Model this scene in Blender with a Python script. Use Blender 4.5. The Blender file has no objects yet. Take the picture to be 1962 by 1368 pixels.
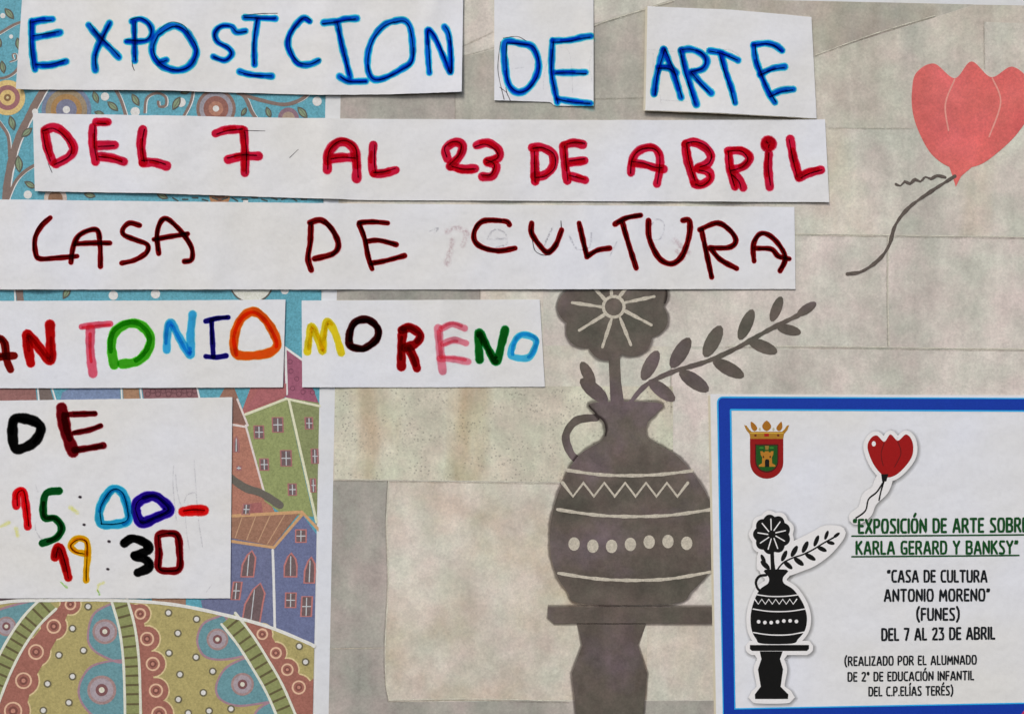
import bpy, math, random
from mathutils import Vector
from mathutils.geometry import tessellate_polygon
random.seed(7)
sc = bpy.context.scene
C = sc.collection
R = math.radians
S = 0.0003                      # metres per unit of the sheet drawing (1962 x 1368 units = 0.59 x 0.41 m)

# ------------------------------------------------------------------ camera, sky, sun, exposure
cam_d = bpy.data.cameras.new("camera"); cam = bpy.data.objects.new("camera", cam_d); C.objects.link(cam)
cam_d.lens = 35; cam_d.sensor_width = 36
cam.location = (0, -1962 * S * 35 / 36 - 0.0012, 0); cam.rotation_euler = (R(90), 0, 0)
cam_d.clip_start = 0.01; cam_d.clip_end = 50
sc.camera = cam
SUN_EL, SUN_AZ = 48, 28          # degrees: height, and how far to the left of the wall's normal
w = bpy.data.worlds.new("World"); sc.world = w; w.use_nodes = True
nt = w.node_tree; sky = nt.nodes.new("ShaderNodeTexSky"); sky.sky_type = 'NISHITA'; sky.sun_disc = False
sky.sun_elevation = R(SUN_EL); sky.sun_rotation = R(180 + SUN_AZ)
sky.air_density = 1.0; sky.dust_density = 3.5; sky.ozone_density = 1.0
nt.links.new(sky.outputs[0], nt.nodes['Background'].inputs[0]); nt.nodes['Background'].inputs[1].default_value = 0.10
sd = bpy.data.lights.new("sun", 'SUN'); sd.energy = 1.6; sd.angle = R(17); sd.color = (1.0, 0.965, 0.90)
sun = bpy.data.objects.new("sun", sd); C.objects.link(sun)
dirv = Vector((-math.sin(R(SUN_AZ)) * math.cos(R(SUN_EL)), -math.cos(R(SUN_AZ)) * math.cos(R(SUN_EL)), math.sin(R(SUN_EL))))
sun.rotation_euler = dirv.to_track_quat('Z', 'Y').to_euler(); sun.location = dirv * 2
sc.view_settings.view_transform = 'Standard'; sc.view_settings.look = 'None'
sc.view_settings.exposure = 0.29; sc.view_settings.gamma = 1
try:
    sc.cycles.transparent_max_bounces = 40
except Exception: pass

# ------------------------------------------------------------------ colours
def lin1(c):
    c /= 255.0
    return c / 12.92 if c <= 0.04045 else ((c + 0.055) / 1.055) ** 2.4
LIT = 0.75
PAPER = (203, 204, 207)
def alb(c): return tuple(min(0.86, max(0.006, lin1(x) / LIT)) for x in c) + (1,)
def mul(c):                      # what a film of ink lets through, once in and once out
    return tuple(min(1.0, max(0.004, lin1(x) / lin1(p))) ** 0.5 for x, p in zip(c, PAPER)) + (1,)

class N:
    def __init__(s, name):
        s.m = bpy.data.materials.new(name); s.m.use_nodes = True; s.t = s.m.node_tree
        for n in list(s.t.nodes): s.t.nodes.remove(n)
        s.out = s.n("ShaderNodeOutputMaterial")
    def n(s, ty, **kw):
        x = s.t.nodes.new(ty)
        for k, v in kw.items(): setattr(x, k, v)
        return x
    def l(s, a, b): s.t.links.new(a, b)
    def coord(s, scale=(1, 1, 1), loc=(0, 0, 0)):
        tc = s.n("ShaderNodeTexCoord"); mp = s.n("ShaderNodeMapping")
        mp.inputs['Scale'].default_value = scale; mp.inputs['Location'].default_value = loc
        s.l(tc.outputs['Object'], mp.inputs[0]); return mp.outputs[0]
    def noise(s, vec, scale, detail=3, rough=0.6):
        x = s.n("ShaderNodeTexNoise"); x.inputs['Scale'].default_value = scale
        x.inputs['Detail'].default_value = detail; x.inputs['Roughness'].default_value = rough
        s.l(vec, x.inputs['Vector']); return x.outputs['Fac']
    def ramp(s, fac, stops, interp='LINEAR'):
        r = s.n("ShaderNodeValToRGB"); r.color_ramp.interpolation = interp
        e = r.color_ramp.elements
        while len(e) < len(stops): e.new(0.5)
        for i, (p, c) in enumerate(stops):
            e[i].position = p; e[i].color = c if len(c) == 4 else tuple(c) + (1,)
        s.l(fac, r.inputs[0]); return r.outputs[0]
    def mix(s, f, a, b, bt='MIX'):
        x = s.n("ShaderNodeMix", data_type='RGBA', blend_type=bt)
        if isinstance(f, (int, float)): x.inputs[0].default_value = f
        else: s.l(f, x.inputs[0])
        for v, i in ((a, 6), (b, 7)):
            if isinstance(v, tuple): x.inputs[i].default_value = v
            else: s.l(v, x.inputs[i])
        return x.outputs[2]
    def math(s, op, a, b=0.0, clamp=False):
        x = s.n("ShaderNodeMath", operation=op, use_clamp=clamp)
        for v, i in ((a, 0), (b, 1)):
            if isinstance(v, (int, float)): x.inputs[i].default_value = v
            else: s.l(v, x.inputs[i])
        return x.outputs[0]
    def g(s, v): return (v, v, v, 1)
    def surf(s, col, rough=0.6, bump=None, bstr=0.1, bdist=0.0002, spec=0.3):
        p = s.n("ShaderNodeBsdfPrincipled"); p.inputs['Roughness'].default_value = rough
        p.inputs['Specular IOR Level'].default_value = spec
        if isinstance(col, tuple): p.inputs['Base Color'].default_value = col
        else: s.l(col, p.inputs['Base Color'])
        if bump is not None:
            b = s.n("ShaderNodeBump"); b.inputs['Strength'].default_value = bstr; b.inputs['Distance'].default_value = bdist
            s.l(bump, b.inputs['Height']); s.l(b.outputs[0], p.inputs['Normal'])
        s.l(p.outputs[0], s.out.inputs[0]); return s.m

def mk_paper(name, tone=(0.805, 0.82, 0.84), seed=0.0):
    k = N(name); v = k.coord(loc=(seed, seed * .7, 0))
    fib = k.noise(v, 1500, 4, 0.7); soft = k.noise(v, 14, 2, 0.5); mid = k.noise(v, 60, 3, 0.5)
    a = k.ramp(soft, [(0.32, (tone[0] * .965, tone[1] * .95, tone[2] * .905)), (0.68, (tone[0] * .985, tone[1] * 1.0, min(.9, tone[2] * 1.055)))])
    a = k.mix(0.28, a, k.ramp(fib, [(0.3, k.g(0.86)), (0.7, k.g(1.0))]), 'MULTIPLY')
    a = k.mix(1, a, k.ramp(k.noise(v, 420, 2, .5), [(.25, k.g(.955)), (.6, k.g(1.0))]), 'MULTIPLY')
    h = k.math('ADD', k.math('MULTIPLY', mid, 5.0), k.math('MULTIPLY', fib, 0.10))
    return k.surf(a, 0.5, h, 0.30, 0.0004, 0.3)
M_PAPER = mk_paper("white_paper")
M_PAPER_B = mk_paper("white_paper_bluish", (0.80, 0.82, 0.85), 3.1)
M_CREAM = mk_paper("cream_card", (0.66, 0.61, 0.47), 1.3)
M_MARGIN = mk_paper("print_margin_paper", (0.76, 0.785, 0.81), 2.2)

_pc = {}
def prt(c, grain=0.16, rough=0.5):               # opaque printed colour with crayon grain
    key = (c, grain)
    if key in _pc: return _pc[key]
    k = N("printed_ink_%d" % (len(_pc) + 1)); v = k.coord()
    base = alb(c)
    g1 = k.noise(v, 900, 4, 0.75); g2 = k.noise(v, 130, 3, 0.6)
    lo = tuple(x * (1 - grain * 1.6) for x in base[:3]) + (1,)
    hi = tuple(min(.88, x * (1 + grain * 1.5) + grain * 0.05) for x in base[:3]) + (1,)
    a = k.ramp(g1, [(0.28, lo), (0.72, hi)])
    a = k.mix(min(1, grain * 4), a, k.ramp(g2, [(0.3, k.g(0.82)), (0.7, k.g(1.0))]), 'MULTIPLY')
    _pc[key] = k.surf(a, rough, g1, 0.06, 0.0001, 0.25); return _pc[key]

_mk = {}
def marker(core, fringe, streak=0.45, soft=0.12, body=0.12, rim=0.86):   # felt-pen ink: a see-through film, edge lighter, streaks along the stroke
    key = (core, fringe, streak, soft, rim)
    if key in _mk: return _mk[key]
    k = N("marker_ink_%d" % (len(_mk) + 1))
    d = k.n("ShaderNodeAttribute", attribute_name="d").outputs['Fac']
    u = k.n("ShaderNodeAttribute", attribute_name="u").outputs['Fac']
    vv = k.n("ShaderNodeAttribute", attribute_name="v").outputs['Fac']
    cb = k.n("ShaderNodeCombineXYZ"); k.l(k.math('MULTIPLY', u, 0.02), cb.inputs[0]); k.l(k.math('MULTIPLY', vv, 2.2), cb.inputs[1])
    st = k.noise(cb.outputs[0], 2.2, 3, 0.6)
    wob = k.noise(k.coord(), 650, 3, 0.6)
    dd = k.math('ADD', d, k.math('MULTIPLY', k.math('SUBTRACT', wob, 0.5), 0.16))
    mc, mf = mul(core), mul(fringe)
    tint = k.ramp(dd, [(0.0, mc), (rim - .12, mc), (rim, mf), (1.0 - soft * .35, tuple(x + (1 - x) * .35 for x in mf)), (1.0, (1, 1, 1, 1))])
    tint = k.mix(streak, tint, k.ramp(st, [(0.34, tuple(x ** 0.55 for x in mc)), (0.6, (1, 1, 1, 1))]), 'MULTIPLY')
    blot = k.noise(k.coord(), 160, 3, 0.6)
    tint = k.mix(0.5, tint, k.ramp(blot, [(0.3, (0.72, .72, .72, 1)), (0.55, (1, 1, 1, 1))]), 'MULTIPLY')
    edge = k.math('SUBTRACT', 1.0, k.math('DIVIDE', k.math('SUBTRACT', dd, 1.0 - soft), soft, True), True)
    tint = k.mix(edge, (1, 1, 1, 1), tint)
    tr = k.n("ShaderNodeBsdfTransparent"); k.l(tint, tr.inputs[0])
    df = k.n("ShaderNodeBsdfDiffuse"); df.inputs[0].default_value = tuple(min(.8, max(.003, lin1(x))) for x in core) + (1,)
    mx = k.n("ShaderNodeMixShader"); k.l(k.math('MULTIPLY', edge, body), mx.inputs[0])
    k.l(tr.outputs[0], mx.inputs[1]); k.l(df.outputs[0], mx.inputs[2]); k.l(mx.outputs[0], k.out.inputs[0])
    _mk[key] = k.m; return k.m
def film(name, c, under=PAPER, soft=True, mott=0.35, rag=0.0, scale=70):  # flat see-through ink (stencil paint, smudge, pencil)
    k = N(name)
    m = tuple(min(1.0, max(0.004, lin1(x) / lin1(p))) ** 0.5 for x, p in zip(c, under)) + (1,)
    a = k.ramp(k.noise(k.coord(), scale, 4, 0.6), [(0.3, tuple(x ** (1 + mott) for x in m[:3]) + (1,)), (0.72, tuple(x ** (1 - mott) for x in m[:3]) + (1,))])
    a = k.mix(0.5, a, k.ramp(k.noise(k.coord(), 700, 3, 0.7), [(0.3, k.g(0.86)), (0.7, k.g(1.0))]), 'MULTIPLY')
    if soft:
        d = k.n("ShaderNodeAttribute", attribute_name="d").outputs['Fac']
        gr = k.noise(k.coord(), 900, 3, .7)
        f = k.math('MULTIPLY', k.math('SUBTRACT', 1.0, d, True), 1.6, True)
        if rag: f = k.math('MULTIPLY', f, k.math('MULTIPLY', k.math('SUBTRACT', gr, 0.5 - .25 * (1 - rag)), 4, True), True)
        a = k.mix(f, (1, 1, 1, 1), a)
    tr = k.n("ShaderNodeBsdfTransparent"); k.l(a, tr.inputs[0]); k.l(tr.outputs[0], k.out.inputs[0]); return k.m

def stone(name, base, stain, dark, pits=0.0, vert=1.0, seed=0.0, con=1.0):   # a photograph of stone blocks, printed
    k = N(name); v = k.coord(loc=(seed, 0, seed)); vs = k.coord(scale=(1, 1, 0.28 if vert else 1), loc=(seed * 2, 0, 0))
    big = k.noise(vs, 22, 4, 0.55); med = k.noise(v, 75, 5, 0.65); fine = k.noise(v, 800, 4, 0.75); hue = k.noise(v, 48, 3, .5)
    a = k.ramp(big, [(0.32, alb(dark)), (0.5, alb(base)), (0.68, alb(stain))])
    a = k.mix(0.85, a, k.ramp(med, [(0.28, k.g(1 - .20 * con)), (0.5, k.g(.96)), (0.72, k.g(1 + .15 * con))]), 'MULTIPLY')
    cloud = k.noise(k.coord(scale=(1.5, 1, .6) if vert else (1, 1, 1.2), loc=(seed * 3, 0, seed)), 17, 3, .6)
    a = k.mix(0.9, a, k.ramp(cloud, [(0.34, k.g(1 - .13 * con)), (0.5, k.g(1.0)), (0.66, k.g(1 + .10 * con))]), 'MULTIPLY')
    strk = k.noise(k.coord(scale=(9, 1, .35), loc=(seed, 0, 0)), 22, 3, .6)
    a = k.mix(0.5 if vert else .2, a, k.ramp(strk, [(0.3, k.g(.92)), (0.7, k.g(1.06))]), 'MULTIPLY')
    a = k.mix(0.55, a, k.ramp(hue, [(0.35, (0.93, 1.03, 0.97, 1)), (0.65, (1.06, 0.965, 0.99, 1))]), 'MULTIPLY')
    a = k.mix(0.75, a, k.ramp(fine, [(0.28, k.g(0.72)), (0.72, k.g(1.14))]), 'MULTIPLY')
    if pits:
        vo = k.n("ShaderNodeTexVoronoi"); vo.inputs['Scale'].default_value = 520; k.l(v, vo.inputs['Vector'])
        dm = k.math('MULTIPLY', k.ramp(vo.outputs['Distance'], [(0.16, k.g(1)), (0.34, k.g(0))]), k.ramp(k.noise(v, 60, 2, .5), [(.42, k.g(0)), (.58, k.g(1))]))
        a = k.mix(k.math('MULTIPLY', dm, pits), a, (0.16, 0.15, 0.13, 1))
    return k.surf(a, 0.5, fine, 0.05, 0.0001, 0.25)

# ------------------------------------------------------------------ geometry helpers
def W(px, py, h): return ((px - 981) * S, -h, (684 - py) * S)
def kids(o): return o.children
def thing(name, base, label, cat, group=None):
    o = bpy.data.objects.new(name, None); C.objects.link(o); o.empty_display_size = 0.01
    o.location = W(*base); o['label'] = label; o['category'] = cat
    if group: o['group'] = group
    return o
def link(name, me, mat, root, parent=None, label=None, kind=None):
    o = bpy.data.objects.new(name, me); C.objects.link(o)
    me.materials.append(mat)
    o.parent = parent or root
    if label: o['label'] = label
    if kind: o['kind'] = kind
    return o
class MB:
    def __init__(s): s.v = []; s.f = []; s.d = []; s.u = []; s.w = []
    def build(s, name, mat, root, parent=None, label=None, kind=None, smooth=False):
        me = bpy.data.meshes.new(name); L = root.location
        me.from_pydata([(x - L.x, y - L.y, z - L.z) for x, y, z in s.v], [], s.f)
        for nm, arr in (("d", s.d), ("u", s.u), ("v", s.w)):
            if len(arr) == len(s.v):
                a = me.attributes.new(nm, 'FLOAT', 'POINT'); a.data.foreach_set("value", arr)
        if smooth: me.polygons.foreach_set("use_smooth", [True] * len(me.polygons))
        me.update(); return link(name, me, mat, root, parent, label, kind)
def cr(P, step=3.0, closed=False):              # Catmull-Rom
    n = len(P)
    if n < 3 and not closed:
        P = [P[0], ((P[0][0] + P[1][0]) / 2, (P[0][1] + P[1][1]) / 2), P[1]]; n = 3
    out = []; rng = n if closed else n - 1
    for i in range(rng):
        g = (lambda j: P[j % n]) if closed else (lambda j: P[max(0, min(n - 1, j))])
        p0, p1, p2, p3 = g(i - 1), g(i), g(i + 1), g(i + 2)
        L = math.dist(p1, p2); m = max(2, int(L / step))
        for k in range(m):
            t = k / m; t2 = t * t; t3 = t2 * t
            out.append(tuple(0.5 * (2 * b + (c - a) * t + (2 * a - 5 * b + 4 * c - d) * t2 + (3 * b - a - 3 * c + d) * t3) for a, b, c, d in zip(p0, p1, p2, p3)))
    if not closed: out.append(tuple(P[-1]))
    return out
VS = (-1, -.82, -.5, 0, .5, .82, 1)
def ribbon(mb, P, wid, H, closed=False, smooth=True, step=3.0, jit=0.0, caps=True, vs=VS):
    P = cr(P, step, closed) if smooth else list(P)
    n = len(P); r0 = wid / 2; ph = random.random() * 50; u = random.random() * 500
    base = len(mb.v); rows = []; Ns = []
    for i in range(n):
        a = P[(i - 1) % n] if closed else P[max(0, i - 1)]; b = P[(i + 1) % n] if closed else P[min(n - 1, i + 1)]
        dx, dy = b[0] - a[0], b[1] - a[1]; L = math.hypot(dx, dy) or 1; Ns.append((-dy / L, dx / L))
    def H2(x, y, uu): return H(x, y) + 6e-8 * uu
    uu = 0; rr = []
    for i in range(n):
        if i: uu += math.dist(P[i], P[i - 1])
        r = r0 * (1 + jit * (math.sin(ph + uu * 0.11) * .6 + math.sin(ph * 2 + uu * 0.31) * .4)); rr.append(r)
        row = []
        for v in vs:
            x = P[i][0] + Ns[i][0] * v * r; y = P[i][1] + Ns[i][1] * v * r
            row.append(len(mb.v)); mb.v.append(W(x, y, H2(x, y, uu))); mb.d.append(abs(v)); mb.u.append(u + uu); mb.w.append(v)
        rows.append(row)
    m = len(vs)
    for i in range(n if closed else n - 1):
        A, B = rows[i], rows[(i + 1) % n]
        for j in range(m - 1): mb.f.append((A[j], A[j + 1], B[j + 1], B[j]))
    if caps and not closed:
        for i, sg, U in ((0, -1, 0), (n - 1, 1, uu)):
            nx, ny = Ns[i]; tx, ty = ny * sg, -nx * sg; r = rr[i]
            K = 6; rings = []
            pos = [v for v in vs if v > 0]
            for v in pos:
                ring = [rows[i][vs.index(v)]]
                for q in range(1, K):
                    an = math.pi * q / K; c, s_ = math.cos(an) * v * r, math.sin(an) * v * r
                    x = P[i][0] + nx * c + tx * s_; y = P[i][1] + ny * c + ty * s_
                    ring.append(len(mb.v)); mb.v.append(W(x, y, H2(x, y, U))); mb.d.append(v); mb.u.append(u + U + sg * s_ ); mb.w.append(math.cos(an) * v)
                ring.append(rows[i][vs.index(-v)]); rings.append(ring)
            c0 = rows[i][vs.index(0)]
            for q in range(K): mb.f.append((c0, rings[0][q], rings[0][q + 1]))
            for a, b in zip(rings, rings[1:]):
                for q in range(K): mb.f.append((a[q], b[q], b[q + 1], a[q + 1]))
TH = (-1, 0, 1)
def poly(mb, P, H, smooth=False, step=5):
    if smooth: P = cr(P, step, True)
    b = len(mb.v)
    for x, y in P: mb.v.append(W(x, y, H(x, y))); mb.d.append(0); mb.u.append(x); mb.w.append(0)
    for t in tessellate_polygon([[Vector((x, y, 0)) for x, y in P]]):
        a, c, d = [P[i] for i in t]
        ar = (c[0] - a[0]) * (d[1] - a[1]) - (c[1] - a[1]) * (d[0] - a[0])
        if abs(ar) > 1e-6: mb.f.append(tuple(b + i for i in (t if ar > 0 else t[::-1])))
def disc_pts(cx, cy, rx, ry=None, n=22, a0=0):
    ry = ry or rx
    return [(cx + rx * math.cos(a0 + 2 * math.pi * i / n), cy + ry * math.sin(a0 + 2 * math.pi * i / n)) for i in range(n)]
CNT = [0]
def tick():
    CNT[0] += 1; return (CNT[0] % 40) * 3e-7
def P_(name, pts, mat, root, layer, parent=None, smooth=False, label=None, H0=0.0, step=5):
    mb = MB(); t = tick(); poly(mb, pts, lambda x, y: H0 + layer * 1.6e-5 + t, smooth, step); return mb.build(name, mat, root, parent, label)
def L_(name, paths, wid, mat, root, layer, parent=None, smooth=True, closed=False, label=None, H0=0.0, jit=0.08, vs=TH, kind=None, caps=True):
    mb = MB(); t = tick()
    if paths and isinstance(paths[0][0], (int, float)): paths = [paths]
    for i, p in enumerate(paths): ribbon(mb, p, wid, lambda x, y, i=i: H0 + layer * 1.6e-5 + t + i * 1e-6, closed, smooth, 4, jit, caps, vs)
    return mb.build(name, mat, root, parent, label, kind)
def interp(P, t):                                # point on an edge polyline at t (0..1, by x)
    x = P[0][0] + (P[-1][0] - P[0][0]) * t
    for a, b in zip(P, P[1:]):
        if (a[0] <= x <= b[0]) and b[0] > a[0]:
            k = (x - a[0]) / (b[0] - a[0]); return (x, a[1] + (b[1] - a[1]) * k)
    return P[-1] if t > .5 else P[0]
def sheet(name, top, bot, H, mat, root, nx=90, ny=24, th=0.00012, parent=None, label=None, rough_edge=0.22):
    """a sheet of paper with thickness: curved front, back and cut edges"""
    mb = MB(); r = random.Random(len(name) + int(top[0][0]))
    fr = []; bk = []
    et = [r.uniform(-1, 1) * rough_edge for _ in range(nx + 1)]; eb = [r.uniform(-1, 1) * rough_edge for _ in range(nx + 1)]
    for side, dh in ((fr, 0), (bk, -th)):
        for j in range(ny + 1):
            row = []
            for i in range(nx + 1):
                a = interp(top, i / nx); b = interp(bot, i / nx); v = j / ny
                x = a[0] + (b[0] - a[0]) * v; y = (a[1] + et[i]) * (1 - v) + (b[1] + eb[i]) * v
                row.append(len(mb.v)); mb.v.append(W(x, y, H(x, y) + dh))
            side.append(row)
    for j in range(ny):
        for i in range(nx):
            mb.f.append((fr[j][i], fr[j + 1][i], fr[j + 1][i + 1], fr[j][i + 1])); mb.f.append((bk[j][i], bk[j][i + 1], bk[j + 1][i + 1], bk[j + 1][i]))
    for i in range(nx):
        mb.f.append((fr[0][i], fr[0][i + 1], bk[0][i + 1], bk[0][i])); mb.f.append((fr[ny][i], bk[ny][i], bk[ny][i + 1], fr[ny][i + 1]))
    for j in range(ny):
        mb.f.append((fr[j][0], bk[j][0], bk[j + 1][0], fr[j + 1][0])); mb.f.append((fr[j][nx], fr[j + 1][nx], bk[j + 1][nx], bk[j][nx]))
    o = mb.build(name, mat, root, parent, label, smooth=False)
    nf = nx * ny * 2
    o.data.polygons.foreach_set("use_smooth", [i < nf for i in range(len(o.data.polygons))])
    try: o.data.set_sharp_from_angle(angle=R(40))
    except Exception: pass
    return o
flat = lambda h: (lambda x, y: h)
def gauss(x, c, s): return math.exp(-((x - c) / s) ** 2)

# ------------------------------------------------------------------ the wall behind everything
k = N("painted_wall"); wv = k.coord()
wm = k.surf(k.ramp(k.noise(wv, 30, 4), [(0.3, (0.58, 0.57, 0.54, 1)), (0.7, (0.64, 0.63, 0.60, 1))]), 0.8, k.noise(wv, 400, 4), 0.3, 0.0006)
mb = MB(); mb.v = [(-1.6, 0.0, -1.1), (1.6, 0.0, -1.1), (1.6, 0.0, 1.1), (-1.6, 0.0, 1.1), (-1.6, 0.1, -1.1), (1.6, 0.1, -1.1), (1.6, 0.1, 1.1), (-1.6, 0.1, 1.1)]
mb.f = [(0, 1, 2, 3), (5, 4, 7, 6), (0, 4, 5, 1), (3, 2, 6, 7), (0, 3, 7, 4), (1, 5, 6, 2)]
me = bpy.data.meshes.new("wall"); me.from_pydata(mb.v, [], mb.f); me.materials.append(wm)
wall = bpy.data.objects.new("wall", me); C.objects.link(wall); wall['kind'] = 'structure'

# ------------------------------------------------------------------ poster 1: folk village print
HA = 0.0003
vp = thing("village_poster", (150, 1460, 0), "colourful folk-art village print with teal sky, houses and dotted hill", "poster")
sheet("paper_sheet", [(-520, -180), (640, -180)], [(-520, 1460), (618, 1460)], flat(HA - 1e-5), M_MARGIN, vp, 4, 4, 0.0002)
def rx(y): return 627 - y * 0.0205              # right edge of the printed picture
def mute(c):
    g = sum(c) / 3; return tuple(int((x * .90 + g * .10) * .95 + 12) for x in c)
def vpoly(name, pts, c, layer, parent=None, smooth=False, label=None, grain=.16):
    pts = [(min(x, rx(y)), y) for x, y in pts]
    return P_(name, pts, prt(mute(c), grain), vp, layer, parent, smooth, label, HA)
def vline(name, paths, wid, c, layer, parent=None, closed=False, smooth=True, label=None): return L_(name, paths, wid, prt(mute(c), .10), vp, layer, parent, smooth, closed, label, HA)
TEAL = (72, 148, 168); BROWN = (112, 92, 84); WHT = (205, 212, 208); LEAF = (112, 134, 100); DK = (74, 70, 62)
vpoly("printed_sky", [(-500, -160), (rx(-160), -160), (rx(1440), 1440), (-500, 1440)], TEAL, 0, grain=.2)
def vleaf(x, y, L, ang, wd=.42):
    a = R(ang); pts = []
    for i in range(9):
        t = i / 8; pts.append((t * L, -math.sin(math.pi * t) * L * wd * .5))
    for i in range(7, 0, -1):
        t = i / 8; pts.append((t * L, math.sin(math.pi * t) * L * wd * .5))
    rot = [(x + px * math.cos(a) - py * math.sin(a), y + px * math.sin(a) + py * math.cos(a)) for px, py in pts]
    o = vpoly("leaf", rot, LEAF, 6)
    vline("leaf_outline", rot, 2.4, DK, 7, o, True, False)
    vline("leaf_vein", [rot[0], ((rot[0][0] + rot[8][0]) / 2 + 1, (rot[0][1] + rot[8][1]) / 2), rot[8]], 1.6, (84, 94, 74), 7, o)
def vbloom(x, y, rings):
    o = None
    for i, (r, c) in enumerate(rings):
        q = vpoly("flower" if i == 0 else "flower_ring", disc_pts(x, y, r, n=30), c, 4 + i, o)
        o = o or q
def vbranch(P, wid):
    o = vline("branch", P, wid, BROWN, 4)
    vline("branch_edge", [(x + wid * .55, y + wid * .12) for x, y in P], 3.2, WHT, 3, o)
def vdot(x, y, r, edge=None, c=(214, 214, 204)):
    if edge: o = vpoly("dot", disc_pts(x, y, r + 3.0, n=16), edge, 18.5, hill); vpoly("dot_centre", disc_pts(x, y, r, n=14), c, 19.5, o)
    else: vpoly("dot", disc_pts(x, y, r, n=16), c, 5)
# upper tree and sky
vbranch([(8, 400), (14, 340), (30, 275), (58, 215), (88, 160), (120, 90)], 14)
vbranch([(-30, 80), (0, 62), (30, 45), (60, 38)], 5)
vbranch([(-20, 150), (10, 148), (32, 132), (42, 100), (70, 80)], 5)
vbranch([(-30, 200), (0, 238), (14, 262), (17, 300)], 6)
vbranch([(10, 390), (30, 345), (62, 318), (110, 300)], 6)
vbranch([(205, 150), (226, 182), (238, 215), (246, 250)], 6)
vbranch([(372, 150), (366, 190), (355, 215), (340, 240)], 5)
vbranch([(276, 215), (280, 188), (300, 178), (316, 186), (316, 202), (304, 204), (302, 195)], 5)
vbranch([(440, 160), (468, 186), (482, 215), (500, 240)], 7)
vbranch([(455, 178), (500, 192), (545, 200), (580, 188), (600, 165)], 7)
vbranch([(24, 112), (22, 104), (29, 103), (30, 113), (18, 118)], 2.4)
for a in [(8, 16, 26, 50), (0, 90, 22, -110), (36, 96, 24, -100), (6, 140, 24, -100), (18, 222, 28, 75), (40, 262, 26, -40), (36, 330, 32, -95), (46, 348, 24, 30), (178, 175, 24, 70),
          (205, 195, 26, 40), (252, 180, 26, 60), (330, 210, 28, -60), (510, 205, 22, 70), (570, 205, 28, 50), (462, 222, 18, -60), (180, 215, 18, 10), (345, 178, 20, -15), (160, 372, 22, 10),
          (120, 572, 26, -60), (300, 372, 22, 20)]: vleaf(*a)
vbloom(13, 187, [(34, (206, 170, 102)), (24, (138, 84, 88)), (15, (204, 168, 100)), (7, (120, 86, 50)), (2.6, (200, 180, 130))])
vbloom(126, 210, [(48, (98, 112, 140)), (40, (134, 118, 92)), (30, (150, 112, 60)), (20, (100, 104, 130)), (7, (214, 214, 204))])
vbloom(413, 208, [(38, (118, 88, 78)), (32, (132, 130, 140)), (24, (128, 76, 66)), (14, (158, 104, 82)), (6, (214, 214, 204))])
vbloom(105, 380, [(22, (176, 160, 150)), (14, (120, 86, 60))]); vbloom(420, 376, [(20, (156, 108, 70)), (10, (110, 70, 50))]); vbloom(552, 226, [(20, (120, 90, 104)), (12, (150, 130, 110))])
for x, y, r in [(200, 185, 8), (346, 196, 9), (258, 214, 9), (607, 194, 9), (52, 373, 8), (470, 386, 5), (216, 566, 9), (297, 563, 9), (545, 556, 8), (66, 214, 6), (4, 30, 5), (20, 70, 4)]: vdot(x, y, r)
for i in range(15): vline("twig", [(330 + i * 19, 379 + (i % 2) * 3), (340 + i * 19, 385 - (i % 3) * 3)], 3, (50, 62, 60), 6)
vline("twig", [(34, 540), (36, 560), (38, 582)], 14, BROWN, 4); vline("twig_edge", [(25, 540), (27, 560), (28, 582)], 3, WHT, 5)
vpoly("moon", disc_pts(481, 545, 40, 34, 30), (200, 206, 186), 4); vline("moon_outline", disc_pts(481, 545, 40, 34, 30), 3, DK, 5, closed=True, smooth=False)
# roofs in the middle gap
vpoly("magenta_roof", [(546, 668), (577, 690), (rx(770), 775), (rx(770), 792), (545, 760), (470, 790), (500, 745)], (142, 72, 98), 3, label="magenta dotted roof")
vline("roof_edge", [[(543, 664), (582, 692)], [(546, 668), (549, 755)]], 4.5, WHT, 5, smooth=False)
for x, y in [(555, 693), (557, 711), (568, 726), (560, 744), (598, 752), (580, 751)]: vline("roof_ring", disc_pts(x, y, 4.2, n=12), 1.8, (110, 52, 74), 5, closed=True, smooth=False)
# band between the strips y 743..762
for pts, c in [([(-20, 735), (66, 735), (70, 775), (-20, 775)], (134, 88, 84)), ([(72, 735), (92, 735), (104, 775), (76, 775)], (100, 86, 82)), ([(112, 775), (118, 752), (150, 735), (228, 735), (230, 775)], (104, 124, 160)),
               ([(234, 735), (264, 735), (268, 775), (236, 775)], (150, 112, 82)), ([(270, 735), (374, 735), (382, 775), (276, 775)], (122, 78, 84)), ([(412, 775), (434, 735), (445, 735), (470, 800), (440, 800)], (134, 94, 76))]:
    vpoly("distant_roof", pts, c, 3)
vline("roof_edge", [[(70, 735), (74, 775)], [(96, 735), (108, 775)], [(231, 735), (233, 775)], [(267, 735), (272, 775)], [(375, 735), (384, 775)]], 3.2, WHT, 6, smooth=False)
for i in range(10): vline("roof_scale", disc_pts(282 + i * 10, 755 - (i % 2) * 6, 5, n=10), 1.6, (84, 48, 56), 5, closed=True, smooth=False)
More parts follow.
